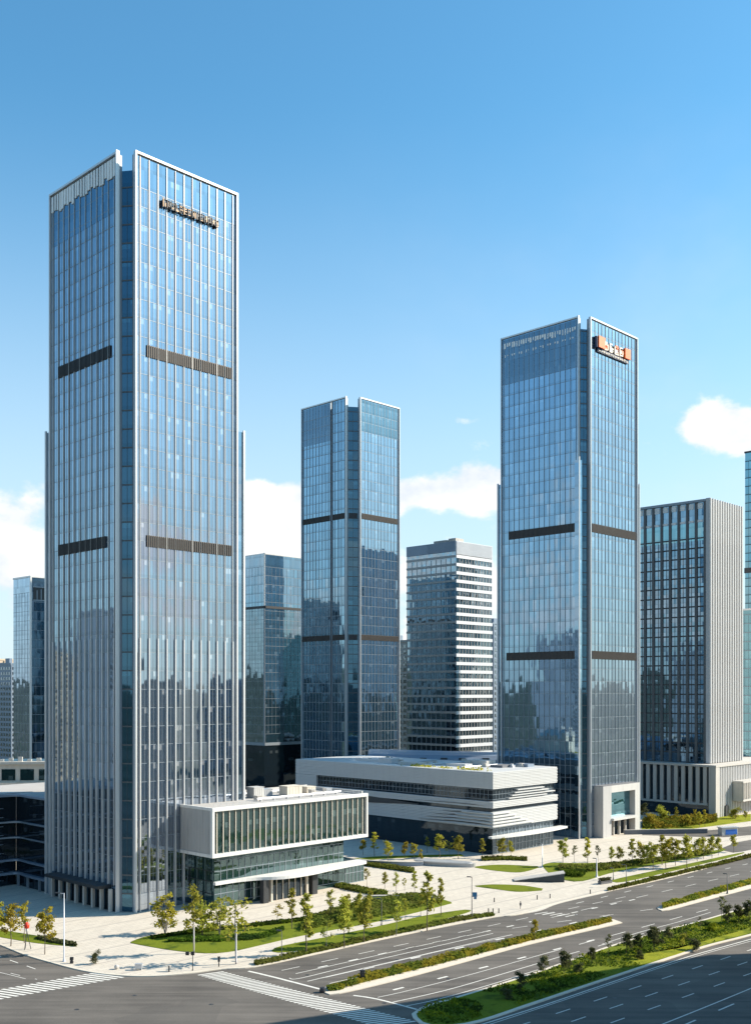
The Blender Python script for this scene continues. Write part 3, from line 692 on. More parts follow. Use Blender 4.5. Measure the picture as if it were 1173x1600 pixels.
# ---- tower B in the middle distance
oB = P(550, 444); LB, WB, ZB = 28.7, 31.3, 174.2
tB = thing('glass_tower', 'bluish glass tower without a sign, standing behind the white podium hall', 'tower', oB, TH)
glass_tower(tB, LB, WB, ZB, 4.5, 3.5, M['glassB'], M['glassNotch'], 4.1, dict(step=2.0, w=.11, d=.14),
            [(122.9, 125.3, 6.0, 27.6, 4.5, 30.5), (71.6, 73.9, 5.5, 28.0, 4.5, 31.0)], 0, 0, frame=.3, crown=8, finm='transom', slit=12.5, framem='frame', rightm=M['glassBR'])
cz = MB(); cz.box(-.06, -.004, 13.3, WB - .6, ZB - 17, ZB - .9); cz.build('crown_louvre_zone', M['crownglass'], tB)
cz = MB(); cz.box(5, LB - .6, -.06, -.004, ZB - 14, ZB - .9); cz.build('crown_louvre_zone', M['glassH'], tB)

# ---- F: white podium hall with long strip windows
oF = G(770, 1338); LF, WF, ZF = 33.7, 90.0, 25.4
tF = thing('podium_hall', 'long white panelled hall with dark strip windows and a planted roof', 'building', oF, TH)
def planks(b, x0, x1, y0, y1, z0, z1, h=.48):
    """ring of thin horizontal boards round the two visible faces"""
    n = max(1, round((z1 - z0) / h)); s = (z1 - z0) / n
    for k in range(n):
        o = .10 if k % 2 else 0.0
        b.box(x0 - o, x1 + o, y0 - o, y1, z0 + k * s, z0 + (k + 1) * s - .07)
for (z0, z1, o) in ((20.2, ZF, 0.0), (14.4, 16.4, .15), (8.3, 13.2, .05)):
    b = MB(); planks(b, -o, LF, -o, WF, z0, z1); b.build('panel_band', M['hall'], tF)
core = MB(); core.box(.9, LF - .9, .9, WF - 1, .1, ZF - 1.4); core.build('strip_window', M['glassDark'], tF)
for y in range(4, 88, 2):
    pass
transoms((.9, WF - 1), (.9, .9), [16.9, 18.4, 19.8], .1, .1, M['transom'], tF, vstep=1.6, vw=.1); transoms((.9, .9), (LF - .9, .9), [16.9, 18.4, 19.8], .1, .1, M['transom'], tF, vstep=1.6, vw=.1)
b = MB(); planks(b, -.02, .88, 79, WF - .03, 16.45, 20.15); b.build('panel_band', M['hall'], tF)
for k, (z, l) in enumerate(((16.75, 24), (17.5, 27), (18.3, 22), (19.1, 18))):     # louvres that run part way over the strip window on the sunlit side
    b = MB(); b.box(8 + k * 1.5, 8 + k * 1.5 + l - 4, -.1, .85, z, z + .32); b.build('louvre_blade', M['hall'], tF)
# tapering dark slits on the long side
for (y0, y1, zc, hm, amp) in ((1.5, 30, 9.2, .30, .25), (1.5, 27, 10.3, .34, .35), (1.5, 24, 11.4, .34, .30), (1.5, 20, 12.5, .30, .2), (30, 86, 13.5, 2.2, .0), (2, 34, 15.0, .22, .1)):
    N = 16; b = MB()
    for k in range(N):
        f0, f1 = k / N, (k + 1) / N
        def zz(f): return zc + amp * math.sin(f * 5.0), hm * (min(1, f * 6) * (1 - f ** 3) if amp else min(1, .12 + f * 2.2))
        (c0, h0), (c1, h1) = zz(f0), zz(f1); ya, yb = y0 + (y1 - y0) * f0, y0 + (y1 - y0) * f1
        b.quad([(-.26, yb, c1 - h1 / 2), (-.26, ya, c0 - h0 / 2), (-.26, ya, c0 + h0 / 2), (-.26, yb, c1 + h1 / 2)])
        b.quad([(-.26, ya, c0 + h0 / 2), (-.02, ya, c0 + h0 / 2), (-.02, yb, c1 + h1 / 2), (-.26, yb, c1 + h1 / 2)])
        b.quad([(-.26, yb, c1 - h1 / 2), (-.02, yb, c1 - h1 / 2), (-.02, ya, c0 - h0 / 2), (-.26, ya, c0 - h0 / 2)])
    b.build('dark_slit', M['darkmetal'], tF)
for k in range(5):
    b = MB(); b.box(-.55, -.06, .5, 22 - k * 2.5, 8.7 + k * .95, 8.98 + k * .95); b.box(-.55, 20 - k * 3, -.55, -.08, 8.7 + k * .95, 8.98 + k * .95); b.build('louvre_blade', M['hall'], tF)
b = MB(); b.prism(cr([(-1.2, -.5), (6, -2.3), (16, -3.3), (26, -3.2), (LF + 3, -2.0)], 4) + [(LF + 3, .85), (-1.2, .85)], 5.3, 5.9); b.build('canopy', M['white_trim'], tF)
transoms((1, .895), (LF - 1, .895), [.3, 2.6, 5.0, 7.8], .14, .14, M['transom'], tF, vstep=1.9, vw=.22)
b = MB(); b.box(1.0, LF - 1, 1.0, WF - 1.2, ZF - 1.38, ZF - .7); b.build('roof', M['roofgrey'], tF)
for (x, y, sx_, sy_, h, mt) in ((8, 40, 5, 9, 1.6, 'white'), (9, 52, 4, 6, 2.2, 'galv'), (14, 25, 4, 8, 1.5, 'galv'), (20, 12, 6, 5, 1.4, 'roofdark'), (24, 24, 5, 9, 2.2, 'white'), (10, 62, 3, 12, 1.5, 'galv'), (27, 8, 3.5, 5, 1.6, 'bluegrey')):
    q = MB(); q.box(x - sx_ / 2, x + sx_ / 2, y - sy_ / 2, y + sy_ / 2, ZF - .69, ZF - .7 + h)
    for k in range(5): q.box(x - sx_ / 2 - .06, x - sx_ / 2 - .004, y - sy_ / 2 + sy_ * (.1 + k * .18), y - sy_ / 2 + sy_ * (.18 + k * .18), ZF - .4, ZF - .9 + h)
    q.build('rooftop_unit', M[mt], tF)
rp = MB()
for k in range(1500):
    y = ru(4, 40); x = ru(2.2, 5.2)
    if noise.noise((y * .25, 3, 1)) < -.1: continue
    rp.leaf((x, y, ZF - .65 + ru(0, 1.5) * (.5 + abs(noise.noise((y * .4, x, 7))))), .38)
rp.build('roof_planting', M['leaf_yellow'], tF)
rr_ = random.Random(21)
for k in range(14):
    x = rr_.uniform(7, 29); y = rr_.uniform(6, 66); w_ = rr_.uniform(.8, 2.2); q = MB(); q.box(x, x + w_, y, y + w_ * 1.3, ZF - .69, ZF + rr_.uniform(.1, .9)); q.box(x + w_ * .2, x + w_ * .8, y + w_ * .3, y + w_, ZF + .0, ZF + 1.1)
    q.build('rooftop_unit', M[rr_.choice(['galv', 'stone', 'white', 'roofdark'])], tF)
for y in (18, 34, 47):
    q = MB(); q.tube((7, y, ZF + .2), (28, y, ZF + .2), .28, .28, 8)
    for k in range(6): q.box(8 + k * 3.8, 8.3 + k * 3.8, y - .3, y + .3, ZF - .69, ZF - .05)
    q.build('roof_duct', M['galv'], tF)
# the low blue-grey hall roof right behind it
oK = P(640, 405)
tK = thing('low_hall', 'long low blue-grey roofed hall behind the planted white roof', 'building', Vector((8, 408, 0)), math.radians(-4))
b = MB(); b.box(-10, 44, 0, 16, 0, 22); b.build('wall', M['bluegrey'], tK)
b = MB()
for k in range(8):
    a0, a1 = k / 8 * math.pi, (k + 1) / 8 * math.pi
    b.quad(((-11, 8 - 9 * math.cos(a0), 22 + 5.2 * math.sin(a0)), (45, 8 - 9 * math.cos(a0), 22 + 4.0 * math.sin(a0)), (45, 8 - 9 * math.cos(a1), 22 + 4.0 * math.sin(a1)), (-11, 8 - 9 * math.cos(a1), 22 + 5.2 * math.sin(a1))))
b.build('curved_roof', M['bluegrey'], tK)
for x in (3, 9, 17, 24, 33):
    q = MB(); q.box(x, x + 2.6, -.35, .5, 22.6, 24.3); q.build('roof_hatch', M['darkmetal'], tK)

# ---- D: banded office slab between the towers
oD = P(713, 500); LD, WD, ZD = 27.3, 32.0, 121.0
tD = thing('office_block', 'office block with white horizontal bands on its sunlit side', 'building', oD, TH)
wall('right_strip_glazing', (.3, .35), (LD - .3, .35), 0, ZD - 7, M['glassD'], tD); wall('left_strip_glazing', (.35, WD - .3), (.35, .3), 0, ZD - 1, M['glassDs'], tD)
wall('rear_wall', (LD, .3), (LD, WD), 0, ZD - 1, M['white'], tD); wall('rear_wall', (LD, WD), (.3, WD), 0, ZD - 1, M['white'], tD)
fhD = 3.9; nD = int((ZD - 8) / fhD)
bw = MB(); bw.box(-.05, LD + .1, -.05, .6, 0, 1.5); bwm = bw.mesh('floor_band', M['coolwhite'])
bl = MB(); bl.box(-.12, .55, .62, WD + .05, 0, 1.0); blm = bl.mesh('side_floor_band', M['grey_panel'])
for k in range(nD + 1):
    link('floor_band', bwm, tD, (0, 0, ZD - 8 - k * fhD)); link('side_floor_band', blm, tD, (0, 0, ZD - 7.6 - k * fhD))
b = MB(); b.box(-.06, LD + .1, -.06, .7, ZD - 6.2, ZD)
for k in range(34): b.box(.3 + k * .8, .5 + k * .8, -.2, -.06, ZD - 6, ZD - .2)
b.build('crown_panel', M['coolwhite'], tD)
b = MB(); b.box(-.04, .6, .7, WD + .05, ZD - 4.8, ZD - .003)
for k in range(20): b.box(-.10, -.04, 1 + k * .9, 1.12 + k * .9, ZD - 4.7, ZD - .2)
b.build('side_crown_panel', M['bluegrey'], tD)
transoms((.34, .34), (LD - .3, .34), [1, ZD - 8], .05, .2, M['grey_panel'], tD, vstep=2.2, vw=.22)
transoms((.35, WD - .3), (.35, .7), [1, ZD - 8], .05, .12, M['transom'], tD, vstep=3.2, vw=.3)
b = MB(); b.box(.3, LD, .4, WD, ZD - .9, ZD - .6); b.build('roof', M['roofgrey'], tD)
b = MB(); b.box(2, 8, 8, 16, ZD - .6, ZD + 1.4); b.box(3, 9, 3, 7.5, ZD - .6, ZD + 2.0); b.box(4.5, 5.3, 2.9, 2.98, ZD + .4, ZD + 1.4)
b.build('rooftop_unit', M['stone'], tD)

# ---- E: hotel-like block on the right with grid face and pale finned face, on its own podium
oE = P(1107, 425); LE, WE, ZE = 27.9, 33.5, 127.3; zE0 = 21.0
tE = thing('grid_tower', 'square topped block with dark window grid on one side and pale fins on the other', 'building', oE, TH)
wall('left_glass_facade', (0, WE), (0, 0), zE0, ZE - .6, M['glassE'], tE); wall('right_glass_facade', (0, 0), (LE, 0), zE0, ZE - 16, M['glassH'], tE)
wall('rear_glass_facade', (LE, 0), (LE, WE), zE0, ZE - .6, M['glassE'], tE); wall('rear_glass_facade', (LE, WE), (0, WE), zE0, ZE - .6, M['glassE'], tE)
pier = MB(); pier.box(-.55, .55, -.45, -.004, zE0, ZE - .9); pm = pier.mesh('pier', M['pier'])
for k in range(9): link('pier', pm, tE, (0, 1.5 + k * 3.85, 0), -math.pi / 2)
transoms((0, WE), (0, 0), [zE0 + 3.95 * k for k in range(1, 24)], .55, .22, M['darkmetal'], tE, vstep=1.9, vw=.12)
b = MB()
for k in range(8):
    for z0, z1 in ((ZE - 3.6, ZE - 1.4), (ZE - 9.0, ZE - 8.1)): b.box(-.2, -.01, 2.6 + k * 3.85, 4.9 + k * 3.85, z0, z1)
b.build('crown_panel_screen', M['bright'], tE)  # whiter paint makes up for the shade on this face
b = MB(); b.box(-.14, -.008, .3, WE - .3, ZE - 16.5, ZE - 9.2); b.build('crown_louvre_zone', M['glassTeal'], tE)
b = MB(); b.box(-.8, .3, .9, WE + .3, ZE - 1.0, ZE); b.build('parapet', M['transom'], tE)
wall('right_crown_panel', (0, -.02), (LE, -.02), ZE - 16, ZE, M['stone'], tE)
fins((0, 0), (LE, 0), zE0, ZE + .15, 2.2, .72, 1.1, M['greyfin'], tE)
edge_box(tE, LE + .1, LE + 2.2, .2, WE, zE0, ZE - 1.2, M['greyfin'], 'end_wall')
edge_box(tE, -.7, .4, -.92, .88, zE0, ZE + .2, M['greyfin'])
b = MB(); b.box(.5, LE - .2, .5, WE - .3, ZE - 1.4, ZE - 1.1); b.build('roof', M['roofgrey'], tE)
oEp = P(1117, 415.8); LEp, WEp, ZEp = 70.0, 46.0, 20.8
tEp = thing('striped_podium', 'cream and dark striped low block under the window grid tower', 'building', oEp, TH)
b = MB(); b.box(.4, LEp, .4, WEp, 0, ZEp - .8); b.build('glass_body', M['glassDark'], tEp)
b = MB(); b.box(-.7, LEp, -.7, WEp, ZEp - .8, ZEp); b.build('roof_slab', M['stone'], tEp)
pm2 = MB(); pm2.box(-.75, .75, -.7, -.002, 5.6, ZEp - .82); pmm = pm2.mesh('panel', M['stone'])
for k in range(13): link('panel', pmm, tEp, (.4, 4.2 + k * 3.15, 0), -math.pi / 2)
b = MB(); b.box(-.5, .38, 3, WEp, 4.8, 5.58); b.build('ledge', M['stone'], tEp)
pm3 = MB(); pm3.box(-.28, .28, -.75, -.002, .2, ZEp - .82); pmm3 = pm3.mesh('fin', M['greyfin'])
for k in range(44): link('fin', pmm3, tEp, (1.8 + k * 1.45, .4, 0))
b = MB(); b.box(-.6, 2.3, -.6, 2.4, 0, ZEp - .83); b.build('corner_pier', M['stone'], tEp)
b = MB(); b.box(14, LEp - 2, -5.0, -.4, 5.8, 6.6); b.box(14, LEp - 2, -5.0, -.4, 13.2, 13.9); b.box(14.2, LEp - 2.2, -4.4, -.4, 6.6, 13.2)
for k in range(36): b.box(14.4 + k * 1.5, 14.9 + k * 1.5, -5.0, -4.4, 6.6, 13.2)
b.build('projecting_bay', M['stone'], tEp)
b = MB()
for k in range(9):
    a0, a1 = math.pi * k / 8, math.pi * (k + 1) / 8
    if k < 8: b.box(8.6 - 1.3 * math.cos(a0), 8.6 - 1.3 * math.cos(a1), -.85, -.36, 0, 3.4 + 1.3 * math.sin((a0 + a1) / 2))
b.build('arched_door', M['darkmetal'], tEp)

# ---- rear glass blocks
oH = P(413, 480); LH, WH, ZH = 27.0, 26.0, 112.1
tH = thing('glass_block', 'dark glass block behind the tallest tower, crossed by a thin dark ledge', 'building', oH, TH)
for nm, a_, b_ in (('right_glass_facade', (0, 0), (LH, 0)), ('left_glass_facade', (0, WH), (0, 0)), ('rear_glass_facade', (LH, 0), (LH, WH)), ('rear_glass_facade', (LH, WH), (0, WH))):
    wall(nm, a_, b_, 26.5, 88.0, M['glassH'], tH); wall('upper_' + nm, a_, b_, 88.0, ZH, M['glassB'], tH); wall('lower_' + nm, a_, b_, 0, 25.2, M['glassDark'], tH)
    transoms(a_, b_, [26.5 + 4 * k for k in range(1, 21)], .12, .1, M['transom'], tH, vstep=2.2, vw=.08)
b = MB(); b.box(-.5, LH + .4, -.5, WH + .4, 87.6, 88.7); b.build('ledge', M['darkmetal'], tH)
b = MB(); b.box(-.3, LH + .3, -.3, WH + .3, 25.2, 26.5); b.build('ledge', M['transom'], tH)
b = MB(); b.box(-.1, LH, -.1, WH, ZH, ZH + .5); b.build('parapet', M['silver'], tH)
edge_box(tH, -.3, .3, -.3, .3, 26.5, 87.6, M['transom']); edge_box(tH, -.29, .29, -.29, .29, 88.7, ZH + .6, M['silver'])
oG = P(48, 450); LG, WG, ZG = 26.0, 15.4, 98.4
tG = thing('glass_block', 'slim glass block with a small dark opening under its roof, beside the tallest tower', 'building', oG, TH)
for nm, a_, b_, g in (('right_glass_facade', (0, 0), (LG, 0), 'glassH'), ('left_glass_facade', (0, WG), (0, 0), 'glassBR'), ('rear_glass_facade', (LG, 0), (LG, WG), 'glassH'), ('rear_glass_facade', (LG, WG), (0, WG), 'glassH')):
    wall(nm, a_, b_, 0, ZG, M[g], tG); transoms(a_, b_, [4 * k for k in range(1, 24)], .12, .1, M['transom'], tG, vstep=2.4, vw=.08)
b = MB(); b.box(-.3, LG, -.3, WG, ZG, ZG + .7); b.build('parapet', M['silver'], tG)
edge_box(tG, -.35, .35, -.35, .35, 0, ZG - .02, M['silver'])
b = MB(); b.box(1.2, 8.4, -.2, -.004, ZG - 9.4, ZG - 4.2); b.build('roof_opening', M['darkmetal'], tG)
b = MB(); b.box(1.0, 8.6, -.3, -.004, ZG - 4.2, ZG - 3.7); b.box(1.0, 8.6, -.3, -.004, ZG - 9.8, ZG - 9.4)
for k in range(3): b.box(2.6 + k * 1.9, 3.0 + k * 1.9, -.26, -.21, ZG - 9.4, ZG - 5.4 + (k % 2) * .6)
b.build('opening_frame', M['transom'], tG)

# ---- J: dark L-shaped block in the tall tower's shadow (frame of tower A)
tJ = thing('low_glass_block', 'dark L-shaped low block with pale floor lines in the shadow left of the tallest tower', 'building', oA, TH)
yK = 52.0; zJ = 23.5
b = MB(); b.box(.6, 30, WA + 2.6, yK, 0, zJ - .4); b.build('rear_wing', M['glassDark'], tJ)
b = MB(); b.box(-46, .55, yK + .02, yK + 24, 0, zJ - .4); b.build('side_wing', M['glassDark'], tJ)
for z, h, o in ((zJ, .55, .7), (16.6, .4, .5), (12.6, .35, .4), (6.9, .45, .9), (3.6, .55, 1.3)):
    cv = cr([(-46, yK - o), (-12, yK - o), (-3, yK - o - .3), (.6 - o * .7, yK - 2.5), (.6 - o, yK - 8), (.6 - o, WA + 2.6)], 4)
    q = MB(); q.prism(cv + [(2.0, WA + 2.7), (2.0, yK + 1), (-46, yK + 1)], z - h, z); q.build('floor_ledge', M['bluegrey'] if h > .4 else M['transom'], tJ)
q = MB()
for k in range(9): q.box(-46, -3, yK - .22, yK, 1.5 + k * 2.3, 1.62 + k * 2.3)
q.build('louvre_screen', M['transom'], tJ)
for x in (-24, -14, -6): edge_box(tJ, x, x + .5, yK - 1, yK - .5, 0, 3.0, M['transom'], 'column')
for y in (WA + 5, WA + 11, WA + 16): edge_box(tJ, -.5, 0, y, y + .5, 0, 3.0, M['transom'], 'column')
b = MB(); b.box(-46, 30, yK + .5, yK + 24, zJ - .39, zJ + .2); b.box(1, 30, WA + 3, yK + .5, zJ - .395, zJ + .1); b.build('roof', M['roofgrey'], tJ)
tU = thing('set_back_storey', 'sunlit cream roof storey with square windows beyond the dark L-shaped block', 'building', Vector((-150, 322, 0)), math.radians(4))
b = MB(); b.box(0, 75, 0, 14, 20, 27.5); b.box(-.5, 75.5, -.8, 14.5, 27.5, 28.3); b.box(-.5, 75.5, -1.6, 14.5, 21.2, 22.0); b.build('wall', M['cream'], tU)
b = MB(); b.box(-6, 80, -9, 20, 0, 20); b.build('lower_storeys', M['roofgrey'], tU)
for k in range(13):
    q = MB(); q.box(2 + k * 5.6, 6.1 + k * 5.6, -.12, -.004, 22.6, 26.0); q.build('window', M['glassP'], tU)
b = MB()
for k in range(26): b.box(1 + k * 2.8, 2.3 + k * 2.8, 1, 1.8, 28.3, 29.0 + (k % 3) * .35)
b.build('roof_railing', M['white'], tU)

# ---- far housing blocks and slivers between the towers
def flats(name, label, o, L, W, zt, matw, rz=TH, fl=3.1, cat='building', group=None, step=3.4):
    t = thing(name, label, cat, o, rz, group)
    b = MB(); b.box(0, L, 0, W, 0, zt); b.build('wall', matw, t)
    b = MB(); b.box(-.3, L + .3, -.3, W + .3, zt, zt + 1.1); b.build('parapet', matw, t)
    n = int((zt - 3) / fl)
    for k in range(min(n, 40)):
        q = MB(); z = zt - 3 - k * fl
        for i in range(int(L / step)): q.box(.8 + i * step, .8 + i * step + step * .55, -.12, -.004, z, z + 1.6)
        for i in range(int(W / step)): q.box(-.12, -.004, .8 + i * step, .8 + i * step + step * .55, z, z + 1.6)
        q.box(.3, L - .3, -.1, -.003, z - .12, z + .06); q.box(-.1, -.003, -.1, W - .3, z - .12, z + .06)
        q.build('window_row', M['glassFlat'], t)
    for x in range(int(L / (step * 2))):
        edge_box(t, x * step * 2 - .05, x * step * 2 + .55, -.7, -.002, 0, zt - .02, matw, 'pilaster')
    edge_box(t, L * .3, L * .5, W * .4, W * .7, zt + 1.1, zt + 4.0, M['bluegrey'], 'lift_house')
    return t
flats('apartment_block', 'beige apartment block at the left picture edge behind the slim glass block', P(-9, 690), 15, 40, 70, M['beige_wall'])
flats('apartment_block', 'grey apartment block in the narrow gap right of the slim beige one', P(17, 640), 9, 18, 66, M['bluegrey'])
flats('apartment_block', 'sliver of a grey apartment block left of the banded office block', P(636, 560), 14, 24, 76, M['stone'])
flats('apartment_block', 'blue-grey block glimpsed between banded office block and sign tower', P(770, 600), 30, 16, 88, M['bluegrey'])
tI = thing('glass_tower', 'teal glass tower cut off by the right picture edge', 'tower', Vector((179.6, 505, 0)), TH)
b = MB(); b.box(0, 30, 0, 3.6, 0, 164); b.build('glass_facade', M['glassTeal'], tI)
b = MB(); b.box(-.3, 30, -.3, 3.9, 164, 164.8); b.build('parapet', M['darkmetal'], tI)
b = MB(); b.box(-.3, 30, -.3, 3.9, 106.5, 109); b.build('louvre_band', M['bronze'], tI)
transoms((0, 3.6), (0, 0), [4 * k for k in range(1, 41)], .3, .14, M['darkmetal'], tI); transoms((0, 0), (30, 0), [4 * k for k in range(1, 41)], .3, .14, M['darkmetal'], tI, vstep=2.5)
tI2 = thing('glass_block', 'lower blue glass block at the right picture edge beside the pale finned face', 'building', P(1176, 470), TH)
b = MB(); b.box(0, 26, 0, 8, 0, 86); b.build('glass_facade', M['glassTeal'], tI2)
b = MB(); b.box(-.2, 26, -.2, 8.2, 86, 86.8); b.build('parapet', M['silver'], tI2)
transoms((0, 8), (0, 0), [4 * k for k in range(1, 22)], .3, .14, M['transom'], tI2, vstep=2.0); transoms((0, 0), (26, 0), [4 * k for k in range(1, 22)], .3, .14, M['transom'], tI2, vstep=2.0)

# ---- the blocks outside the frame: one casts the shade over the near road, the others stand in the glass as reflections
flats('office_block', 'stone office block beyond the frame that shades the near road', Vector((79, 150, 0)), 90, 26, 54, M['stone'], math.atan2(.462, .887) , 3.6)
for o, L, W, zt, m_, lb_ in ((Vector((-235, 150, 0)), 30, 30, 62, 'stone', 'pale slab block west of the junction'), (Vector((-300, 265, 0)), 34, 28, 84, 'bluegrey', 'grey slab block west of the dark low block'),
                        (Vector((-420, 330, 0)), 40, 30, 70, 'beige_wall', 'beige slab block far west'), (Vector((420, 190, 0)), 44, 30, 58, 'bluegrey', 'grey slab block east of the shaded road'),
                        (Vector((560, 60, 0)), 44, 30, 74, 'stone', 'pale slab block far east'), (Vector((-60, -330, 0)), 60, 26, 58, 'stone', 'pale slab block south of the junction'),
                        (Vector((380, 330, 0)), 30, 30, 66, 'beige_wall', 'beige slab block east of the striped podium')):
    flats('apartment_block', lb_, o, L, W, zt, M[m_])
# ------------------------------------------------------------------ islands, verges, lawns, hedges
def strip(top, bot, n):
    """two pixel polylines -> n matched ground points on each"""
    def res(px):
        w = [Vector(p) for p in cr([tuple(G(*p)[:2]) for p in px], 5, False)]
        d = [0]
        for i in range(1, len(w)): d.append(d[-1] + (w[i] - w[i - 1]).length)
        out = []; j = 0
        for k in range(n):
            s = d[-1] * k / (n - 1)
            while j < len(w) - 2 and d[j + 1] < s: j += 1
            f = (s - d[j]) / max(1e-6, d[j + 1] - d[j]); out.append(w[j].lerp(w[j + 1], f))
        return out
    return res(top), res(bot)
def poly_of(top, bot, n=40):
    a, b = strip(top, bot, n); return [tuple(p) for p in a] + [tuple(p) for p in reversed(b)]
def hedge(name, label, top, bot, h, z0, mat, dens, group=None, leaf=.32, mat2=None, core=True):
    n = 60; a, b = strip(top, bot, n); m = MB()
    L = sum((a[i + 1] - a[i]).length for i in range(n - 1)); wmean = sum((a[i] - b[i]).length for i in range(n)) / n
    if core:
        for i in range(n - 1):
            p0, p1, q0, q1 = a[i].lerp(b[i], .15), a[i + 1].lerp(b[i + 1], .15), a[i].lerp(b[i], .85), a[i + 1].lerp(b[i + 1], .85)
            hh = h * (.62 + .25 * noise.noise((i * .5, z0, len(label))))
            m.prism([tuple(q0), tuple(q1), tuple(p1), tuple(p0)], z0, z0 + max(.1, hh))
    N = int(L * max(1.0, wmean) * dens)
    for k in range(N):
        i = random.randrange(n - 1); f = rnd(); g = rnd()
        p = a[i].lerp(a[i + 1], f).lerp(b[i].lerp(b[i + 1], f), g)
        prof = (1 - abs(2 * g - 1) ** 3)
        hh = h * (.55 + .45 * prof) * (1 + .5 * noise.noise((p.x * .35, p.y * .35, 3)) )
        m.leaf((p.x, p.y, z0 + ru(.25, 1.0) * hh), leaf, .3)
    o = m.build(name, mat); tag(o, label, 'hedge', group); return o
def island(name, top, bot, mat, z=.16, n=48):
    pl = poly_of(top, bot, n)
    struct(slab(name, pl, -.05, z, M['kerb'])); return pl

M1T = [(503, 1549), (515, 1541), (560, 1528), (640, 1509), (740, 1485), (830, 1463), (930, 1441), (958, 1438)]
M1B = [(506, 1552), (520, 1555.5), (575, 1544), (650, 1525), (745, 1499), (830, 1476), (930, 1453), (972, 1443)]
island('median_kerb', M1T, M1B, None)
hedge('median_hedge', 'clipped hedge with yellowish flowers along the middle median of the main road', [(545, 1533), (600, 1519.5), (700, 1496), (830, 1464.5), (930, 1442.5), (952, 1439.5)], [(540, 1546), (600, 1531), (700, 1506), (830, 1472.5), (930, 1449), (956, 1442)], .95, .16, M['leaf_flower'], 13)
hedge('flower_bed', 'small patch of yellow flowering plants at the junction end of the middle median', [(510, 1546), (525, 1540), (541, 1534.5)], [(514, 1551), (528, 1550), (538, 1547)], .6, .16, M['leaf_flower'], 22)
M2T = [(1026, 1420), (1034, 1416), (1080, 1402), (1173, 1376), (1300, 1345)]
M2B = [(1028, 1422), (1040, 1424), (1090, 1411), (1173, 1389), (1300, 1356)]
island('median_kerb', M2T, M2B, None)
hedge('median_hedge', 'clipped hedge on the far median, with a black lamp standing in it', [(1034, 1417), (1080, 1403.5), (1173, 1377), (1300, 1346)], [(1036, 1421.5), (1085, 1408.5), (1173, 1384), (1300, 1352)], .95, .16, M['leaf_flower'], 13)
M3T = [(643, 1586), (660, 1575), (700, 1563), (760, 1545), (835, 1521), (900, 1498), (960, 1477), (1040, 1454), (1100, 1438), (1173, 1417), (1300, 1384)]
M3B = [(645, 1592), (670, 1606), (740, 1601), (830, 1572), (910, 1545), (1000, 1515), (1060, 1495), (1110, 1479), (1173, 1463), (1300, 1428)]
m3 = island('island_kerb', M3T, M3B, None)
m3i = inset(m3, .75)
lawn3 = slab('lawn', m3i, .05, .22, M['lawn']); tag(lawn3, kind='structure')
lp = [tuple(G(*p)[:2]) for p in ((985, 1503), (1010, 1492), (1060, 1484), (1110, 1470), (1173, 1452), (1173, 1460), (1110, 1475), (1055, 1494), (1000, 1510))]
struct(slab('lawn', lp, .06, .232, M['lawn_lime']))
# carpet of low planting on the big island: nobody could count it
gc = MB(); gl = MB()
xs = [p[0] for p in m3i]; ys = [p[1] for p in m3i]
m3s = inset(m3, 1.1)
for k in range(60000):
    p = (ru(min(xs), max(xs)), ru(min(ys), 235))
    if not inside(p, m3s): continue
    pz = noise.noise((p[0] * .13, p[1] * .13, 1)); q = noise.noise((p[0] * .3, p[1] * .3, 9))
    if inside(p, lp): continue
    if pz < -.22: continue
    hh = .25 + .9 * max(0, pz + .1) + .35 * max(0, q)
    (gl if q + .25 * pz > .12 else gc).leaf((p[0], p[1], .2 + ru(.2, 1) * hh), .30, .5)
tag(gc.build('ground_cover', M['leaf_cover']), kind='stuff'); tag(gl.build('ground_cover', M['leaf_lime']), kind='stuff')
# kerbside hedge and grass strips on the plaza side
hedge('kerb_hedge', 'low hedge along the near kerb between the two zebra crossing corners and the plaza opening', [(396, 1507), (430, 1499), (480, 1488), (560, 1470.5), (640, 1452), (720, 1435.5), (768, 1430)], [(400, 1511), (432, 1505.5), (480, 1494), (560, 1476), (640, 1458), (720, 1441.5), (773, 1433)], .75, .14, M['leaf_hedge'], 12)
hedge('kerb_hedge', 'low hedge along the far kerb right of the plaza opening', [(948, 1392), (1000, 1379), (1080, 1360), (1173, 1337), (1300, 1303), (1420, 1277)], [(950, 1394), (1000, 1383), (1080, 1364), (1173, 1341), (1300, 1306), (1420, 1280)], .8, .14, M['leaf_hedge'], 9)
def bed(top, bot, mat, z=.2, n=40):
    pl = poly_of(top, bot, n); o = slab('lawn', pl, .1, z, mat); struct(o)
    return pl
bed([(424, 1488), (440, 1480), (520, 1464), (600, 1447), (660, 1433), (722, 1423.5), (735, 1424)], [(426, 1489), (445, 1490), (520, 1478), (600, 1461), (670, 1444), (722, 1430), (736, 1425)], M['lawn'])
bed([(954, 1378), (975, 1372), (1080, 1350), (1140, 1337), (1162, 1333)], [(955, 1379), (980, 1378.5), (1080, 1355.5), (1140, 1341), (1163, 1334)], M['lawn'])
LW1 = [(204, 1474), (225, 1466), (270, 1458.5), (340, 1450), (440, 1440), (500, 1431), (560, 1413), (620, 1400), (670, 1402), (704, 1411)]
LW1B = [(205, 1475.5), (228, 1480), (270, 1487), (320, 1491.5), (360, 1489), (410, 1478), (476, 1463), (574, 1445), (640, 1430), (706, 1413)]
l1 = bed(LW1, LW1B, M['lawn'], .22)
bed([(742, 1385.5), (770, 1383.5), (815, 1385), (848, 1390)], [(744, 1387), (775, 1391), (810, 1395), (846, 1393)], M['lawn'])
bed([(741, 1355.5), (780, 1352.5), (840, 1355)], [(742, 1357), (770, 1361.5), (812, 1364.5), (842, 1357)], M['lawn'])
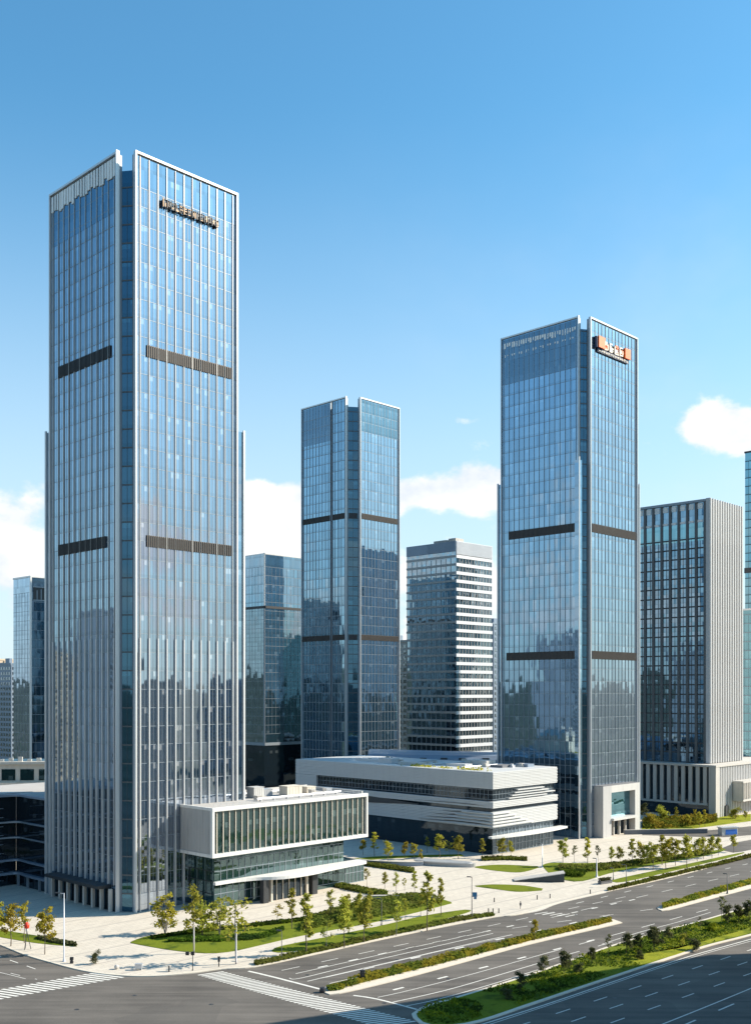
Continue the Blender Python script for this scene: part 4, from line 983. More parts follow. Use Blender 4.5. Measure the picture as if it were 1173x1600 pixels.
bed([(846, 1354), (860, 1349.5), (905, 1350), (960, 1348), (1040, 1340), (1110, 1331), (1130, 1327)], [(848, 1356), (866, 1371), (905, 1379), (960, 1364), (1040, 1350), (1110, 1337), (1134, 1329)], M['lawn'])
bed([(1, 1455), (40, 1461), (80, 1468), (118, 1478)], [(-40, 1459), (40, 1473), (80, 1478), (120, 1481)], M['lawn'])
bed([(1003, 1288), (1040, 1283), (1100, 1279), (1173, 1273)], [(1002, 1301), (1040, 1303), (1075, 1297), (1173, 1284)], M['lawn_lime'])
bed([(540, 1345), (580, 1340), (640, 1338), (720, 1336)], [(540, 1352), (580, 1345), (640, 1341.5), (725, 1339)], M['lawn'])
# hedges inside the beds
G2 = 'hedges round the plaza lawns'
hedge('lawn_hedge', 'curved dark hedge across the big lawn in front of the tallest tower', [(262, 1472), (300, 1468), (350, 1466), (410, 1462), (440, 1452)], [(262, 1475), (300, 1474), (350, 1474), (410, 1469), (445, 1456)], .7, .22, M['leaf_cover'], 14, G2)
hedge('lawn_hedge', 'long straight hedge behind the big lawn, from its left tip to the trees', [(235, 1467), (290, 1458), (350, 1450.5), (440, 1441.5), (500, 1432)], [(238, 1470), (290, 1463), (350, 1456), (440, 1446), (505, 1437)], .6, .22, M['leaf_cover'], 12, G2)
hedge('shrub_bed', 'tall loose shrub bed between the lobby forecourt and the path', [(478, 1443), (520, 1426), (570, 1414), (620, 1402), (660, 1402)], [(470, 1458), (520, 1447), (575, 1438), (640, 1424), (690, 1411)], 1.5, .2, M['leaf_hedge'], 9, G2, .4)
hedge('lawn_hedge', 'hedge leading from the lobby entrance to the oval bench', [(497, 1374), (530, 1382), (570, 1390), (606, 1396)], [(497, 1381), (530, 1390), (570, 1399), (604, 1404)], 1.0, .14, M['leaf_hedge'], 10, G2)
hedge('lawn_hedge', 'hedge beyond the cantilevered glass box, left of the ramp cover', [(562, 1348), (590, 1352), (625, 1357), (648, 1361)], [(562, 1354), (590, 1358), (625, 1363), (646, 1366)], 1.0, .14, M['leaf_hedge'], 10, G2)
hedge('lawn_hedge', 'hedge under the cluster of trees right of the ramp wedge', [(872, 1356), (915, 1356), (970, 1351), (1040, 1343), (1110, 1333)], [(872, 1362), (915, 1365), (970, 1358), (1040, 1347), (1110, 1336)], 1.2, .2, M['leaf_hedge'], 9, G2, .4)
hedge('lawn_hedge', 'dark block hedge just right of the ramp wedge', [(875, 1364), (905, 1364), (912, 1366)], [(877, 1370), (905, 1373), (914, 1369)], 1.3, .2, M['leaf_cover'], 12, G2, .35)
hedge('lawn_hedge', 'dark rounded hedge end on the strip left of the tall lamp post', [(60, 1465), (90, 1471), (118, 1477)], [(58, 1470), (90, 1477), (120, 1481)], .6, .2, M['leaf_dark'], 14, G2)
hedge('lawn_hedge', 'hedge at the foot of the white hall near its corner', [(752, 1343), (790, 1341), (822, 1344)], [(752, 1347), (790, 1346), (824, 1347)], 1.0, .14, M['leaf_hedge'], 10, G2)
hedge('shrub_bed', 'mixed shrubs between the sign tower and the striped podium', [(1004, 1284), (1040, 1281), (1075, 1281), (1120, 1279)], [(1004, 1297), (1040, 1297), (1075, 1293), (1120, 1286)], 2.2, .2, M['leaf_flower'], 4, G2, .55)
# side road behind the right-hand plaza, pale paving strips
struct(slab('side_road', poly_of([(1003, 1300), (1060, 1301), (1110, 1298), (1173, 1292), (1420, 1268)], [(1003, 1306), (1060, 1308), (1110, 1309), (1173, 1306), (1420, 1280)], 20), .1, .156, M['asphalt']))
struct(slab('side_road', poly_of([(1128, 1326), (1150, 1318), (1173, 1313), (1420, 1266)], [(1128, 1330), (1150, 1331), (1173, 1329), (1420, 1274)], 20), .1, .150, M['asphalt']))
# apron where the plaza drops to the road
struct(slab('dropped_kerb', poly_of([(775, 1432), (835, 1423), (872, 1410), (945, 1393)], [(776, 1434), (838, 1425.2), (874, 1412.2), (947, 1395.5)], 20), -.05, .10, M['stone']))

# ------------------------------------------------------------------ road markings (painted, one object per kind)
mk = MB()
def pline(pts, w, z=.008, dash=None, b=None):
    b = b or mk
    pts = [Vector(p) for p in cr([tuple(G(*p)[:2]) for p in pts], 5, False)] if len(pts) > 2 else [Vector(G(*p)[:2]) for p in pts]
    seg = []
    for i in range(len(pts) - 1):
        a, c = pts[i], pts[i + 1]; L = (c - a).length; d = (c - a) / L; n = Vector((-d.y, d.x)) * w / 2
        b.quad([(*(a - n), z), (*(c - n), z), (*(c + n), z), (*(a + n), z)])
def dashes(p0, p1, on, off, w, z=.008, start=0):
    a, c = Vector(G(*p0)[:2]), Vector(G(*p1)[:2]); L = (c - a).length; d = (c - a) / L; n = Vector((-d.y, d.x)) * w / 2; s = start
    while s < L:
        q0 = a + d * s; q1 = a + d * min(L, s + on); mk.quad([(*(q0 - n), z), (*(q1 - n), z), (*(q1 + n), z), (*(q0 + n), z)]); s += on + off
# upper carriageway
pline([(388, 1518), (430, 1528), (507, 1548)], .55)
pline([(462, 1522), (520, 1509), (640, 1482), (760, 1456)], .2, start if False else .008)
pline([(452, 1529), (470, 1529), (560, 1507), (660, 1484), (770, 1459)], .22)
pline([(480, 1534), (540, 1520), (640, 1497), (740, 1474), (800, 1461)], .24)
pline([(508, 1528), (600, 1507), (700, 1484), (780, 1467)], .16)
dashes((440, 1517), (980, 1401), 4, 5, .2); dashes((476, 1517), (1000, 1404), 2.2, 5, .45, start=3)
dashes((540, 1521), (980, 1424), 2.5, 9, .5, start=4); dashes((860, 1434), (1173, 1362), 5, 6, .2)
dashes((900, 1412), (1173, 1349), 3, 7, .25)
for k in range(5): dashes((835 + k * 12, 1429 + k * 1.0), (865 + k * 12, 1424 + k * .7), 4, 5, .35)
dashes((800, 1451), (1020, 1421), 4, 8, .2)
# lower carriageway
pline([(552, 1556), (590, 1562), (651, 1578)], .45)
pline([(590, 1559), (640, 1548), (740, 1522), (850, 1491)], .18); pline([(612, 1567), (700, 1547), (800, 1518), (880, 1494)], .22)
pline([(632, 1573), (680, 1563), (760, 1541), (840, 1516)], .2); dashes((850, 1491), (1130, 1415), 5, 6, .22); dashes((880, 1494), (1020, 1455), 5, 6, .22)
dashes((600, 1551), (960, 1461), 2.4, 8, .5, start=2)
pline([(940, 1476), (1000, 1457), (1060, 1441), (1110, 1426)], .18)
# near road
pline([(720, 1611), (780, 1593), (850, 1571), (930, 1544), (1010, 1517), (1080, 1494), (1173, 1468), (1290, 1435)], .28)
pline([(722, 1615), (800, 1590), (870, 1567), (950, 1540), (1030, 1513), (1100, 1491), (1173, 1471), (1290, 1438)], .16)
for (a, b_) in (((800, 1607), (1290, 1446)), ((860, 1608), (1290, 1462)), ((930, 1607.5), (1290, 1480))):
    dashes(a, b_, 3.6, 6.2, .22, start=ru(0, 5))
pline([(1030, 1603), (1100, 1575), (1173, 1545), (1290, 1496)], .25)
dashes((1060, 1606), (1290, 1508), 5, 7, .3)
# left street
dashes((-20, 1513), (58, 1531), 2.6, 4, .18); dashes((-10, 1492), (62, 1517), 3, 3.2, .22); pline([(-60, 1508), (-5, 1519), (40, 1530)], .15)
lm = mk.build('lane_marking', M['paint']); struct(lm)
mh = MB(); mh.lathe([(.38, .0), (.38, .010)], 16); mhm = mh.mesh('manhole_cover', M['darkmetal'])
for (x, y) in ((210, 1556), (330, 1570), (120, 1578), (480, 1524), (620, 1500), (700, 1530), (600, 1568), (900, 1430), (1000, 1400), (960, 1560), (840, 1586)):
    struct(link('manhole_cover', mhm, None, G(x, y, .004)))
def zebra(L0, L1, R0, R1, n, duty, skew=0.0):
    b = MB(); l0, l1, r0, r1 = (Vector(G(*p)[:2]) for p in (L0, L1, R0, R1))
    for k in range(n):
        t0 = k / n; t1 = (k + duty) / n; j = ru(-.004, .004)
        q = [l0.lerp(l1, t0), r0.lerp(r1, t0 + skew), r0.lerp(r1, t1 + skew), l0.lerp(l1, t1)]
        b.quad([(p.x, p.y, .012) for p in q])
    return struct(b.build('crosswalk_marking', M['paint']))
zebra((308, 1524), (592, 1606), (348, 1518.5), (655, 1598), 44, .5, .0)
zebra((-60, 1573), (200, 1526.8), (-104, 1565.5), (148, 1520.2), 23, .5, .0)

# ------------------------------------------------------------------ trees
def branch_tree(seed, kind):
    """unit-height trunk with limbs, plus a crown of many leaf faces clustered round the twigs"""
    rg = random.Random(seed); random.seed(seed)
    tr = MB(); cr_ = MB()
    spec = dict(airy=(.38, 10, .16, 480, .034, .8), leafy=(.32, 12, .175, 850, .036, .8), slim=(.28, 13, .11, 600, .034, .95),
                multi=(.12, 7, .22, 900, .042, .5), bare=(.34, 8, .20, 260, .034, .5), dark=(.22, 12, .25, 1250, .042, .6), bush=(.05, 10, .42, 1700, .055, .4))[kind]
    th, nl, spread, nleaf, ls, up = spec
    r0 = .010 if kind != 'bush' else .02
    tips = []
    if kind == 'multi':
        stems = [((0, 0, 0), (rg.uniform(-.12, .12), rg.uniform(-.12, .12), rg.uniform(.6, .95))) for _ in range(5)]
    else:
        bend = (rg.uniform(-.03, .03), rg.uniform(-.03, .03)); stems = [((0, 0, 0), (bend[0], bend[1], .93 if kind in ('slim', 'airy') else .80))]
    for a, b in stems:
        a = Vector(a); b = Vector(b); prev = a; n = 5
        for k in range(1, n + 1):
            q = a.lerp(b, k / n) + Vector((rg.uniform(-.012, .012), rg.uniform(-.012, .012), 0))
            tr.tube(prev, q, r0 * (1.15 - .9 * (k - 1) / n), r0 * (1.15 - .9 * k / n), 6); prev = q
        tips.append((b, 1))
        for j in range(nl if len(stems) == 1 else 3):
            f = th + (1 - th) * (j + rg.random() * .6) / (nl if len(stems) == 1 else 3)
            p = a.lerp(b, min(.97, f)); an = rg.uniform(0, 6.283)
            reach = spread * (1.15 - .55 * f) * rg.uniform(.65, 1.15) if kind != 'bush' else spread * rg.uniform(.5, 1)
            e = p + Vector((math.cos(an) * reach, math.sin(an) * reach, reach * up * rg.uniform(.6, 1.4)))
            e.z = min(e.z, .99)
            tr.tube(p, e, r0 * .45, r0 * .12, 5); tips += [(e, 1), (p.lerp(e, .65), .8)]
            for _ in range(2):
                m_ = p.lerp(e, rg.uniform(.4, .85)); e2 = m_ + Vector((rg.uniform(-1, 1), rg.uniform(-1, 1), rg.uniform(.1, 1))).normalized() * reach * .5
                tr.tube(m_, e2, r0 * .22, r0 * .07, 4, cap=False); tips.append((e2, .9))
    cl = spread * (.36 if kind in ('airy', 'bare', 'multi') else .40)
    wts = [rg.uniform(.25, 1.6) * w for _, w in tips]; tot = sum(wts)
    for (t, w), wt in zip(tips, wts):
        for _ in range(int(nleaf * wt / tot)):
            d = Vector((rg.gauss(0, 1), rg.gauss(0, 1), rg.gauss(0, .8))) * cl * .5
            q = t + d
            if q.z < .06: continue
            cr_.leaf(q, ls * rg.uniform(.6, 1.2), .35)
    return tr, cr_
PROTO = {}
def proto(kind, var, leaf, bark):
    key = (kind, var, leaf, bark)
    if key not in PROTO:
        tr, crn = branch_tree(100 + var * 17 + sum(map(ord, kind)), kind)
        PROTO[key] = (tr.mesh('trunk', M[bark]), crn.mesh('crown', M[leaf]))
    return PROTO[key]
TID = [0]
def tree(px, py, pytop, kind, leaf, label, group, name='young_tree', bark='bark', z0=.14, wide=1.0, paint=0.0):
    TID[0] += 1
    g = G(px, py, z0); h = max(.8, (py - pytop) / F * g.y)
    tm, cm = proto(kind, TID[0] % 3, leaf, bark)
    t = thing(name, label, 'tree' if 'bush' not in name and 'shrub' not in name else 'shrub', g, TID[0] * 2.39, group); t.scale = (h * wide, h * wide, h)
    link('trunk', tm, t); link('crown', cm, t)
    if paint:
        b = MB(); b.tube((0, 0, 0), (0, 0, paint), .0098, .0088, 8)
        link('limewashed_trunk_base', b.mesh('limewashed_trunk_base', M['palebark']), t)
    return t
ORD = ['first', 'second', 'third', 'fourth', 'fifth', 'sixth', 'seventh', 'eighth', 'ninth', 'tenth', 'eleventh', 'twelfth', 'thirteenth', 'fourteenth', 'fifteenth', 'sixteenth', 'seventeenth', 'eighteenth']
g = 'trees by the left street'
tree(-4, 1466, 1404, 'leafy', 'leaf_yellow', 'yellowish tree cut by the left picture edge beside the street', g)
tree(17, 1479, 1406, 'leafy', 'leaf_yellow', 'yellow-green street tree just left of the red topped tripod', g)
tree(38, 1474, 1411, 'airy', 'leaf_yellow', 'thin tree rising straight behind the red topped tripod', g)
tree(70, 1492, 1411, 'leafy', 'leaf_yellow', 'yellow-green street tree between the red topped tripod and the tall lamp post', g, wide=.9)
g = 'trees on the big lawn before the tallest tower'
tree(258, 1461, 1397, 'multi', 'leaf_yellow', 'many-stemmed small tree at the left tip of the big lawn', g, bark='greybark', wide=1.2)
tree(303, 1490, 1387, 'airy', 'leaf_green', 'tall tree with limewashed trunk standing behind the pedestrian signal', g, bark='greybark', paint=.42)
tree(316, 1464, 1404, 'multi', 'leaf_green', 'bushy small tree on the lawn just right of the signal post', g, wide=1.1)
tree(343, 1462, 1405, 'multi', 'leaf_green', 'bushy small tree on the lawn left of the bare limbed tree', g, bark='greybark', wide=1.25)
tree(369, 1507, 1388, 'bare', 'leaf_green', 'sparse tree with a long white trunk near the zebra crossing corner', g, bark='greybark', paint=.52, wide=1.1)
tree(433, 1444, 1408, 'bare', 'leaf_yellow', 'almost leafless sapling in front of the lobby', g, bark='greybark', wide=1.3)
tree(456, 1452, 1387, 'slim', 'leaf_green', 'slim leafy tree at the right end of the lobby lawn', g)
g = 'row of young trees along the kerbside path'
row = [(478, 1492, 1394, 'slim', 1), (509, 1484, 1432, 'bare', 1), (538, 1481, 1393, 'leafy', .8), (569, 1473, 1392, 'leafy', .85), (619, 1463, 1408, 'airy', 1), (667, 1455, 1361, 'slim', .9), (568, 1455, 1399, 'leafy', .9)]
for i, (x, y, t_, k, w) in enumerate(row[:6]):
    tree(x, y, t_, k, 'leaf_green', ORD[i] + ' tree from the zebra crossing in the row beside the kerb hedge', g, wide=w, bark='greybark' if i in (1, 4) else 'bark')
g = 'trees in the shrub bed beside the path'
for i, (x, y, t_, k, w) in enumerate([(516, 1438, 1391, 'airy', 1.1), (543, 1437, 1393, 'leafy', .9), (560, 1441, 1392, 'leafy', .9), (577, 1436, 1389, 'slim', 1.1), (633, 1438, 1404, 'airy', 1), (657, 1433, 1397, 'airy', 1), (689, 1431, 1371, 'slim', .9)]):
    tree(x, y, t_, k, 'leaf_green', ORD[i] + ' tree from the lobby end in the shrub bed beside the path', g, wide=w)
g = 'small trees behind the oval bench'
for i, (x, y, t_, k) in enumerate([(573, 1386, 1357, 'airy'), (601, 1389, 1361, 'leafy'), (619, 1398, 1364, 'airy'), (648, 1399, 1361, 'slim'), (632, 1392, 1372, 'airy')]):
    tree(x, y, t_, k, 'leaf_green', ORD[i] + ' small tree from the glass box in the line behind the oval bench', g, wide=1.1)
g = 'trees before the shaded side of the white hall'
for i, (x, y, t_, k) in enumerate([(567, 1336, 1309, 'leafy'), (585, 1338, 1300, 'slim'), (606, 1347, 1311, 'leafy'), (632, 1343, 1312, 'leafy'), (647, 1343, 1315, 'leafy'), (657, 1349, 1327, 'slim'), (667, 1333, 1308, 'airy'), (687, 1341, 1299, 'leafy'), (702, 1338, 1312, 'bare'), (716, 1343, 1302, 'leafy'), (753, 1341, 1310, 'slim')]):
    tree(x, y, t_, k, 'leaf_yellow' if i < 6 else 'leaf_green', ORD[i] + ' tree from the glass box along the shaded side of the white hall', g, wide=1.1 if k != 'slim' else 1.3)
tree(784, 1343, 1306, 'leafy', 'leaf_green', 'green tree right at the sunlit corner of the white hall', g, wide=1.1)
tree(798, 1341, 1311, 'leafy', 'leaf_green', 'green tree on the sunlit side just past the white hall corner', g)
g = 'trees on the lawn before the sign tower'
tree(879, 1354, 1305, 'leafy', 'leaf_green', 'green tree standing between white hall and entrance portal', g, wide=.9)
tree(897, 1347, 1321, 'airy', 'leaf_grey', 'small greyish tree next to the portal, left of the slim yellow tree', g)
tree(918, 1353, 1308, 'slim', 'leaf_yellow', 'slim yellowish tree directly before the entrance portal', g, wide=1.2)
tree(934, 1347, 1321, 'airy', 'leaf_dark', 'small dark thin tree just right of the slim yellow tree', g)
g = 'cluster of trees along the far path'
for i, (x, y, t_, k) in enumerate([(955, 1350, 1321, 'leafy'), (968, 1352, 1319, 'leafy'), (988, 1353, 1310, 'slim'), (1000, 1352, 1312, 'leafy'), (1010, 1352, 1316, 'leafy'), (1020, 1360, 1312, 'leafy'), (1034, 1352, 1304, 'slim'), (1040, 1357, 1305, 'leafy'), (1055, 1353, 1304, 'leafy'), (1073, 1357, 1300, 'leafy'), (1089, 1346, 1306, 'leafy'), (1099, 1343, 1304, 'leafy'), (1112, 1341, 1303, 'leafy'), (1122, 1337, 1306, 'leafy'), (1146, 1332, 1301, 'leafy')]):
    tree(x, y, t_, k, 'leaf_yellow' if i in (3, 7) else 'leaf_green', ORD[i] + ' tree from the portal end in the cluster along the far path', g, wide=1.0 if k == 'leafy' else 1.2, bark='bark')
g = 'trees and shrubs before the striped podium'
for i, (x, y, t_, k, lf) in enumerate([(1006, 1284, 1252, 'leafy', 'leaf_dark'), (1014, 1292, 1271, 'bush', 'leaf_yellow'), (1032, 1285, 1261, 'bush', 'leaf_green'), (1056, 1286, 1261, 'slim', 'leaf_green'), (1076, 1291, 1271, 'leafy', 'leaf_yellow'), (1086, 1288, 1265, 'slim', 'leaf_yellow'), (1092, 1293, 1267, 'leafy', 'leaf_yellow'), (1101, 1292, 1265, 'slim', 'leaf_yellow'), (1149, 1280, 1263, 'bush', 'leaf_green'), (1164, 1282, 1266, 'leafy', 'leaf_green')]):
    tree(x, y, t_, k, lf, ORD[i] + ' from the sign tower among the greenery before the striped podium', g, name='bush' if k == 'bush' else 'young_tree', wide=1.15)
g = 'dark trees on the big road island'
for i, (x, y, t_, k, lf) in enumerate([(812, 1551, 1516, 'dark', 'leaf_dark'), (850, 1526, 1490, 'dark', 'leaf_grey'), (881, 1523, 1482, 'dark', 'leaf_dark'), (924, 1504, 1478, 'dark', 'leaf_dark'), (950, 1495, 1460, 'airy', 'leaf_grey'), (978, 1491, 1455, 'dark', 'leaf_dark'), (996, 1488, 1457, 'dark', 'leaf_dark'), (1021, 1487, 1444, 'dark', 'leaf_dark'), (1042, 1474, 1446, 'dark', 'leaf_grey'), (1066, 1481, 1458, 'dark', 'leaf_green'), (1094, 1455, 1430, 'bare', 'leaf_grey'), (1127, 1440, 1400, 'airy', 'leaf_grey'), (1137, 1446, 1412, 'dark', 'leaf_dark'), (1153, 1443, 1411, 'dark', 'leaf_dark'), (1171, 1442, 1405, 'dark', 'leaf_dark')]):
    tree(x, y, t_, k, lf, ORD[i] + ' tree from the near tip of the big planted road island', g, name='dark_tree', wide=.95)
g = 'round shrubs on the big road island'
for i, (x, y, t_, lb) in enumerate([(1083, 1485, 1467, 'large clipped round shrub beside the bright lawn patch'), (1068, 1470, 1458, 'low round shrub between the dark trees near the bright lawn'), (1112, 1456, 1443, 'low round shrub below the pair of right hand trees'), (790, 1562, 1545, 'dark low shrub near the tip of the road island'), (905, 1520, 1506, 'dark low shrub in the middle of the road island'), (1000, 1500, 1487, 'olive shrub at the edge of the road island planting')]):
    tree(x, y, t_, 'bush', 'leaf_dark' if i != 2 else 'leaf_lime', lb, g, name='round_shrub', wide=1.25)
tree(835, 1470, 1432, 'leafy', 'leaf_yellow', 'single small tree growing from the hedge of the middle median', None, wide=.85)
tree(150, 1507, 1487, 'bush', 'leaf_dark', 'tiny mop headed shrub on the paving near the rounded kerb', None, name='round_shrub', wide=.8)

# ------------------------------------------------------------------ lamps, signals, street furniture
def lamp(px, py, ptop, label, mat='galv', arm=1.0, name='street_lamp', az=math.pi * .9, r=.09, group='street lamps', head=True):
    g = G(px, py, .14); h = (py - ptop) / F * g.y
    t = thing(name, label, 'street lamp', g, az, group)
    b = MB(); b.lathe([(r * 2.6, 0), (r * 2.6, .08), (r * 1.6, .12), (r * 1.5, .5), (r, .6), (r * .62, h)], 10); b.build('pole', M[mat], t, True)
    b = MB(); b.tube((0, 0, h - .12), (arm, 0, h + .02), r * .5, r * .4, 6); b.build('arm', M[mat], t)
    b = MB(); b.prism(cr([(arm - .15, -.16), (arm + .6, -.2), (arm + .75, 0), (arm + .6, .2), (arm - .15, .16)], 3, True), h - .04, h + .12); b.build('lamp_head', M['darkmetal'], t)
    return t
lamp(100, 1503, 1396, 'tall grey lamp post with a short arm on the plaza corner', arm=.9, az=math.pi, r=.13)
lamp(737, 1436, 1371, 'slender dark lamp post with a blue sign at the plaza opening', 'darkmetal', arm=.4, r=.11)
lamp(847, 1356, 1319, 'grey lamp post before the sunlit side of the white hall', arm=.6, r=.12)
lamp(932, 1371, 1342, 'short white post lamp before the tree cluster', 'palebark', arm=.35, r=.2)
lamp(1136, 1397, 1366, 'black lamp standing in the far median hedge', 'darkmetal', arm=.3, r=.13)
lamp(978, 1386, 1352, 'dark lamp post at the near end of the far grass strip', 'darkmetal', arm=.4, r=.10)
lamp(440, 1500, 1455, 'short dark post lamp near the start of the kerb hedge', 'darkmetal', arm=.3, r=.09)
lamp(596, 1446, 1405, 'dark lamp post in the shrub bed by the path', 'darkmetal', arm=.35, r=.09)
lamp(958, 1375, 1357, 'low dark post at the tip of the far grass strip', 'darkmetal', arm=.25, r=.09)
# blue sign hung on the lamp at the plaza opening
g = G(737, 1436, .14); t = thing('direction_sign', 'blue sign panels fixed half way up the lamp at the plaza opening', 'sign', g + Vector((.12, -.1, 4.6)), 0)
b = MB(); b.box(.0, 1.0, -.06, .02, .2, 1.2); b.box(.3, .9, -.1, -.061, -.3, .19); b.build('panel', M['bluesign'], t)
b = MB(); b.box(-.08, .0, -.05, .05, .3, .36); b.box(-.08, .0, -.05, .05, 1.0, 1.06); b.build('bracket', M['darkmetal'], t)
# pedestrian signal in front of the limewashed tree
g = G(301, 1517, .14); t = thing('pedestrian_signal', 'pedestrian signal on a low post at the rounded kerb', 'traffic light', g, 0)
b = MB(); b.lathe([(.14, 0), (.14, .1), (.075, .14), (.065, 3.1)], 10); b.build('post', M['darkmetal'], t)
for x in (-.95, .0):
    b = MB(); b.box(x - .3, x + .3, -.2, .2, 2.75, 3.35); hd = b.build('signal_head', M['black'], t)
    for k in range(2):
        c_ = MB(); c_.lathe([(.14, 0), (.14, .16)], 12); l = c_.build('signal_visor', M['darkmetal'], hd); l.location = (x - .15 + .3 * k, -.2, 3.05); l.rotation_euler = (math.pi / 2, 0, 0)
b = MB(); b.tube((-.95, 0, 3.05), (0, 0, 3.05), .05, .05, 6); b.build('arm', M['darkmetal'], t)
# red topped tripod on the left verge
g = G(42, 1484, .14); t = thing('warning_marker', 'red lamp on a white collar and dark tripod legs beside the left street', 'marker', g, 0)
for a in (0.2, 2.3, 4.4):
    b = MB(); b.tube((math.cos(a) * .75, math.sin(a) * .75, 0), (0, 0, 3.5), .07, .06, 6); b.build('leg', M['darkmetal'], t)
b = MB(); b.lathe([(.16, 3.4), (.24, 3.55), (.24, 3.9), (.18, 4.0)], 12); b.build('collar', M['white'], t)
b = MB(); b.lathe([(.2, 4.0), (.45, 4.15), (.5, 4.6), (.45, 5.0), (.2, 5.2)], 14); b.build('red_lamp', M['red'], t, True)
# small things on the corner paving
def small(px, py, name, label, cat, fn, mat, group=None):
    b = MB(); fn(b); o = b.build(name, M[mat], loc=G(px, py, .14)); tag(o, label, cat, group); return o
small(112, 1506, 'bollard_box', 'squat black and white control post right of the tall lamp post', 'control box', lambda b: (b.box(-.28, .28, -.2, .2, 0, .45), b.box(-.2, .2, -.16, .16, .45, .62), b.box(-.3, .3, -.22, .22, .62, 1.15)), 'black')
small(182, 1515, 'stone_ball', 'grey stone ball on the paving near the rounded kerb', 'stone ball', lambda b: b.lathe([(.12, 0), (.3, .1), (.42, .35), (.38, .6), (.2, .78), (.05, .82)], 14), 'stone')
small(217, 1516, 'litter_bin', 'pale grey bin on thin legs near the rounded kerb', 'bin', lambda b: (b.box(-.65, .6, -.35, .35, .35, 1.05), b.box(-.7, .65, -.4, .4, 1.05, 1.12), b.box(-.55, -.45, -.3, .3, 0, .35), b.box(.45, .55, -.3, .3, 0, .35)), 'galv')
def bol(b): b.lathe([(.17, 0), (.17, .06), (.13, .1), (.12, .85), (.15, .9), (.13, 1.0), (.04, 1.05)], 12)
small(264, 1519, 'bollard', 'single dark bollard at the rounded kerb left of the signal', 'bollard', bol, 'darkmetal', 'bollards')
small(342, 1511, 'control_box', 'slim dark meter post right of the pedestrian signal', 'control box', lambda b: (b.box(-.09, .09, -.07, .07, 0, .9), b.box(-.2, .2, -.14, .14, .9, 1.75), b.box(-.23, .23, -.17, .17, 1.75, 1.82)), 'darkmetal')
bm_ = MB(); bol(bm_); bme = bm_.mesh('bollard', M['darkmetal'])
for (x, y, lb) in ((763, 1427, 'bollard nearest the blue sign lamp in the row at the plaza opening'), (770, 1427, 'middle bollard of the three at the plaza opening'), (779, 1427, 'bollard farthest from the blue sign lamp in the row of three'), (839, 1406, 'bollard on the open paving right of the crescent lawn'), (859, 1404, 'lone bollard on the paving below the ramp wedge'), (922, 1397, 'lone bollard close to the kerb before the far hedge'), (772, 1410, 'lone bollard on the paving above the row of three')):
    o = link('bollard', bme, None, G(x, y, .14)); tag(o, lb, 'bollard', 'bollards')
# one person walking on the paving at the plaza opening
def person(px, py, label):
    jt = [(0, 0, .92), (0, 0, 1.18), (0, .0, 1.42), (0, -.01, 1.52), (0, -.03, 1.66), (-.09, 0, .90), (-.11, -.10, .50), (-.11, -.02, .08), (-.11, -.17, .04), (.09, 0, .90), (.11, .09, .50), (.11, .22, .10), (.11, .10, .04),
          (-.19, 0, 1.40), (-.24, .05, 1.13), (-.23, -.06, .90), (-.23, -.09, .80), (.19, 0, 1.40), (.24, -.03, 1.13), (.23, -.14, .92), (.23, -.17, .82)]
    ed = [(0, 1), (1, 2), (2, 3), (3, 4), (0, 5), (5, 6), (6, 7), (7, 8), (0, 9), (9, 10), (10, 11), (11, 12), (2, 13), (13, 14), (14, 15), (15, 16), (2, 17), (17, 18), (18, 19), (19, 20)]
    rr = [.15, .15, .16, .06, .11, .10, .07, .05, .035, .10, .07, .05, .035, .065, .05, .04, .03, .065, .05, .04, .03]
    me = bpy.data.meshes.new('person'); me.from_pydata(jt, ed, []); me.materials.append(M['cloth'])
    o = link('person', me, None, G(px, py, .14), .6)
    sk = o.modifiers.new('skin', 'SKIN'); sd = o.modifiers.new('sub', 'SUBSURF'); sd.levels = sd.render_levels = 1
    for v, r in zip(me.skin_vertices[0].data, rr): v.radius = (r, r)
    me.skin_vertices[0].data[0].use_root = True
    tag(o, label, 'person')
    hb = MB(); hb.lathe([(.05, 1.60), (.125, 1.66), (.13, 1.74), (.08, 1.80), (.02, 1.82)], 10); hb.build('hair', M['black'], o, True)
person(813, 1421, 'person in dark clothes standing alone on the paving at the plaza opening')
# signal cabinet and white barrier at the junction end of the median
g = G(566, 1533, .16); t = thing('traffic_signal', 'black signal box on a short post at the junction end of the middle median', 'traffic light', g, 0)
b = MB(); b.lathe([(.16, 0), (.16, .08), (.09, .12), (.08, .7)], 10); b.build('post', M['galv'], t)
b = MB(); b.box(-.38, .38, -.25, .25, .7, 1.75); b.box(-.45, .45, -.3, .3, 1.75, 1.82); b.box(-.42, .42, -.28, .28, .62, .7); hd = b.build('signal_head', M['black'], t)
for k in range(2):
    c_ = MB(); c_.lathe([(.2, 0), (.2, .2)], 12); l = c_.build('signal_visor', M['darkmetal'], hd); l.location = (0, -.25, .98 + k * .5); l.rotation_euler = (math.pi / 2, 0, 0)
g = G(538, 1541, .02); t = thing('crash_barrier', 'white tubular barrier frame lying along the road side of the median tip', 'barrier', g, math.atan2(.65, .76))
for z in (.25, .55, .85):
    b = MB(); b.tube((-3.0, .3, z), (3.0, .3, z), .05, .05, 6); b.build('rail', M['white'], t)
for x in (-3, -1, 1, 3):
    b = MB(); b.tube((x, .3, 0), (x, .3, .95), .06, .06, 6); b.build('post', M['galv'], t)
b = MB(); b.box(1.6, 3.2, -.1, .5, .02, .5); b.build('foot_block', M['bluegrey'], t)
small(504, 1550, 'rubber_buffer', 'dark rubber buffer at the very tip of the middle median', 'buffer', lambda b: b.lathe([(.5, -.1), (.55, .2), (.5, .6), (.35, .7)], 14), 'black')
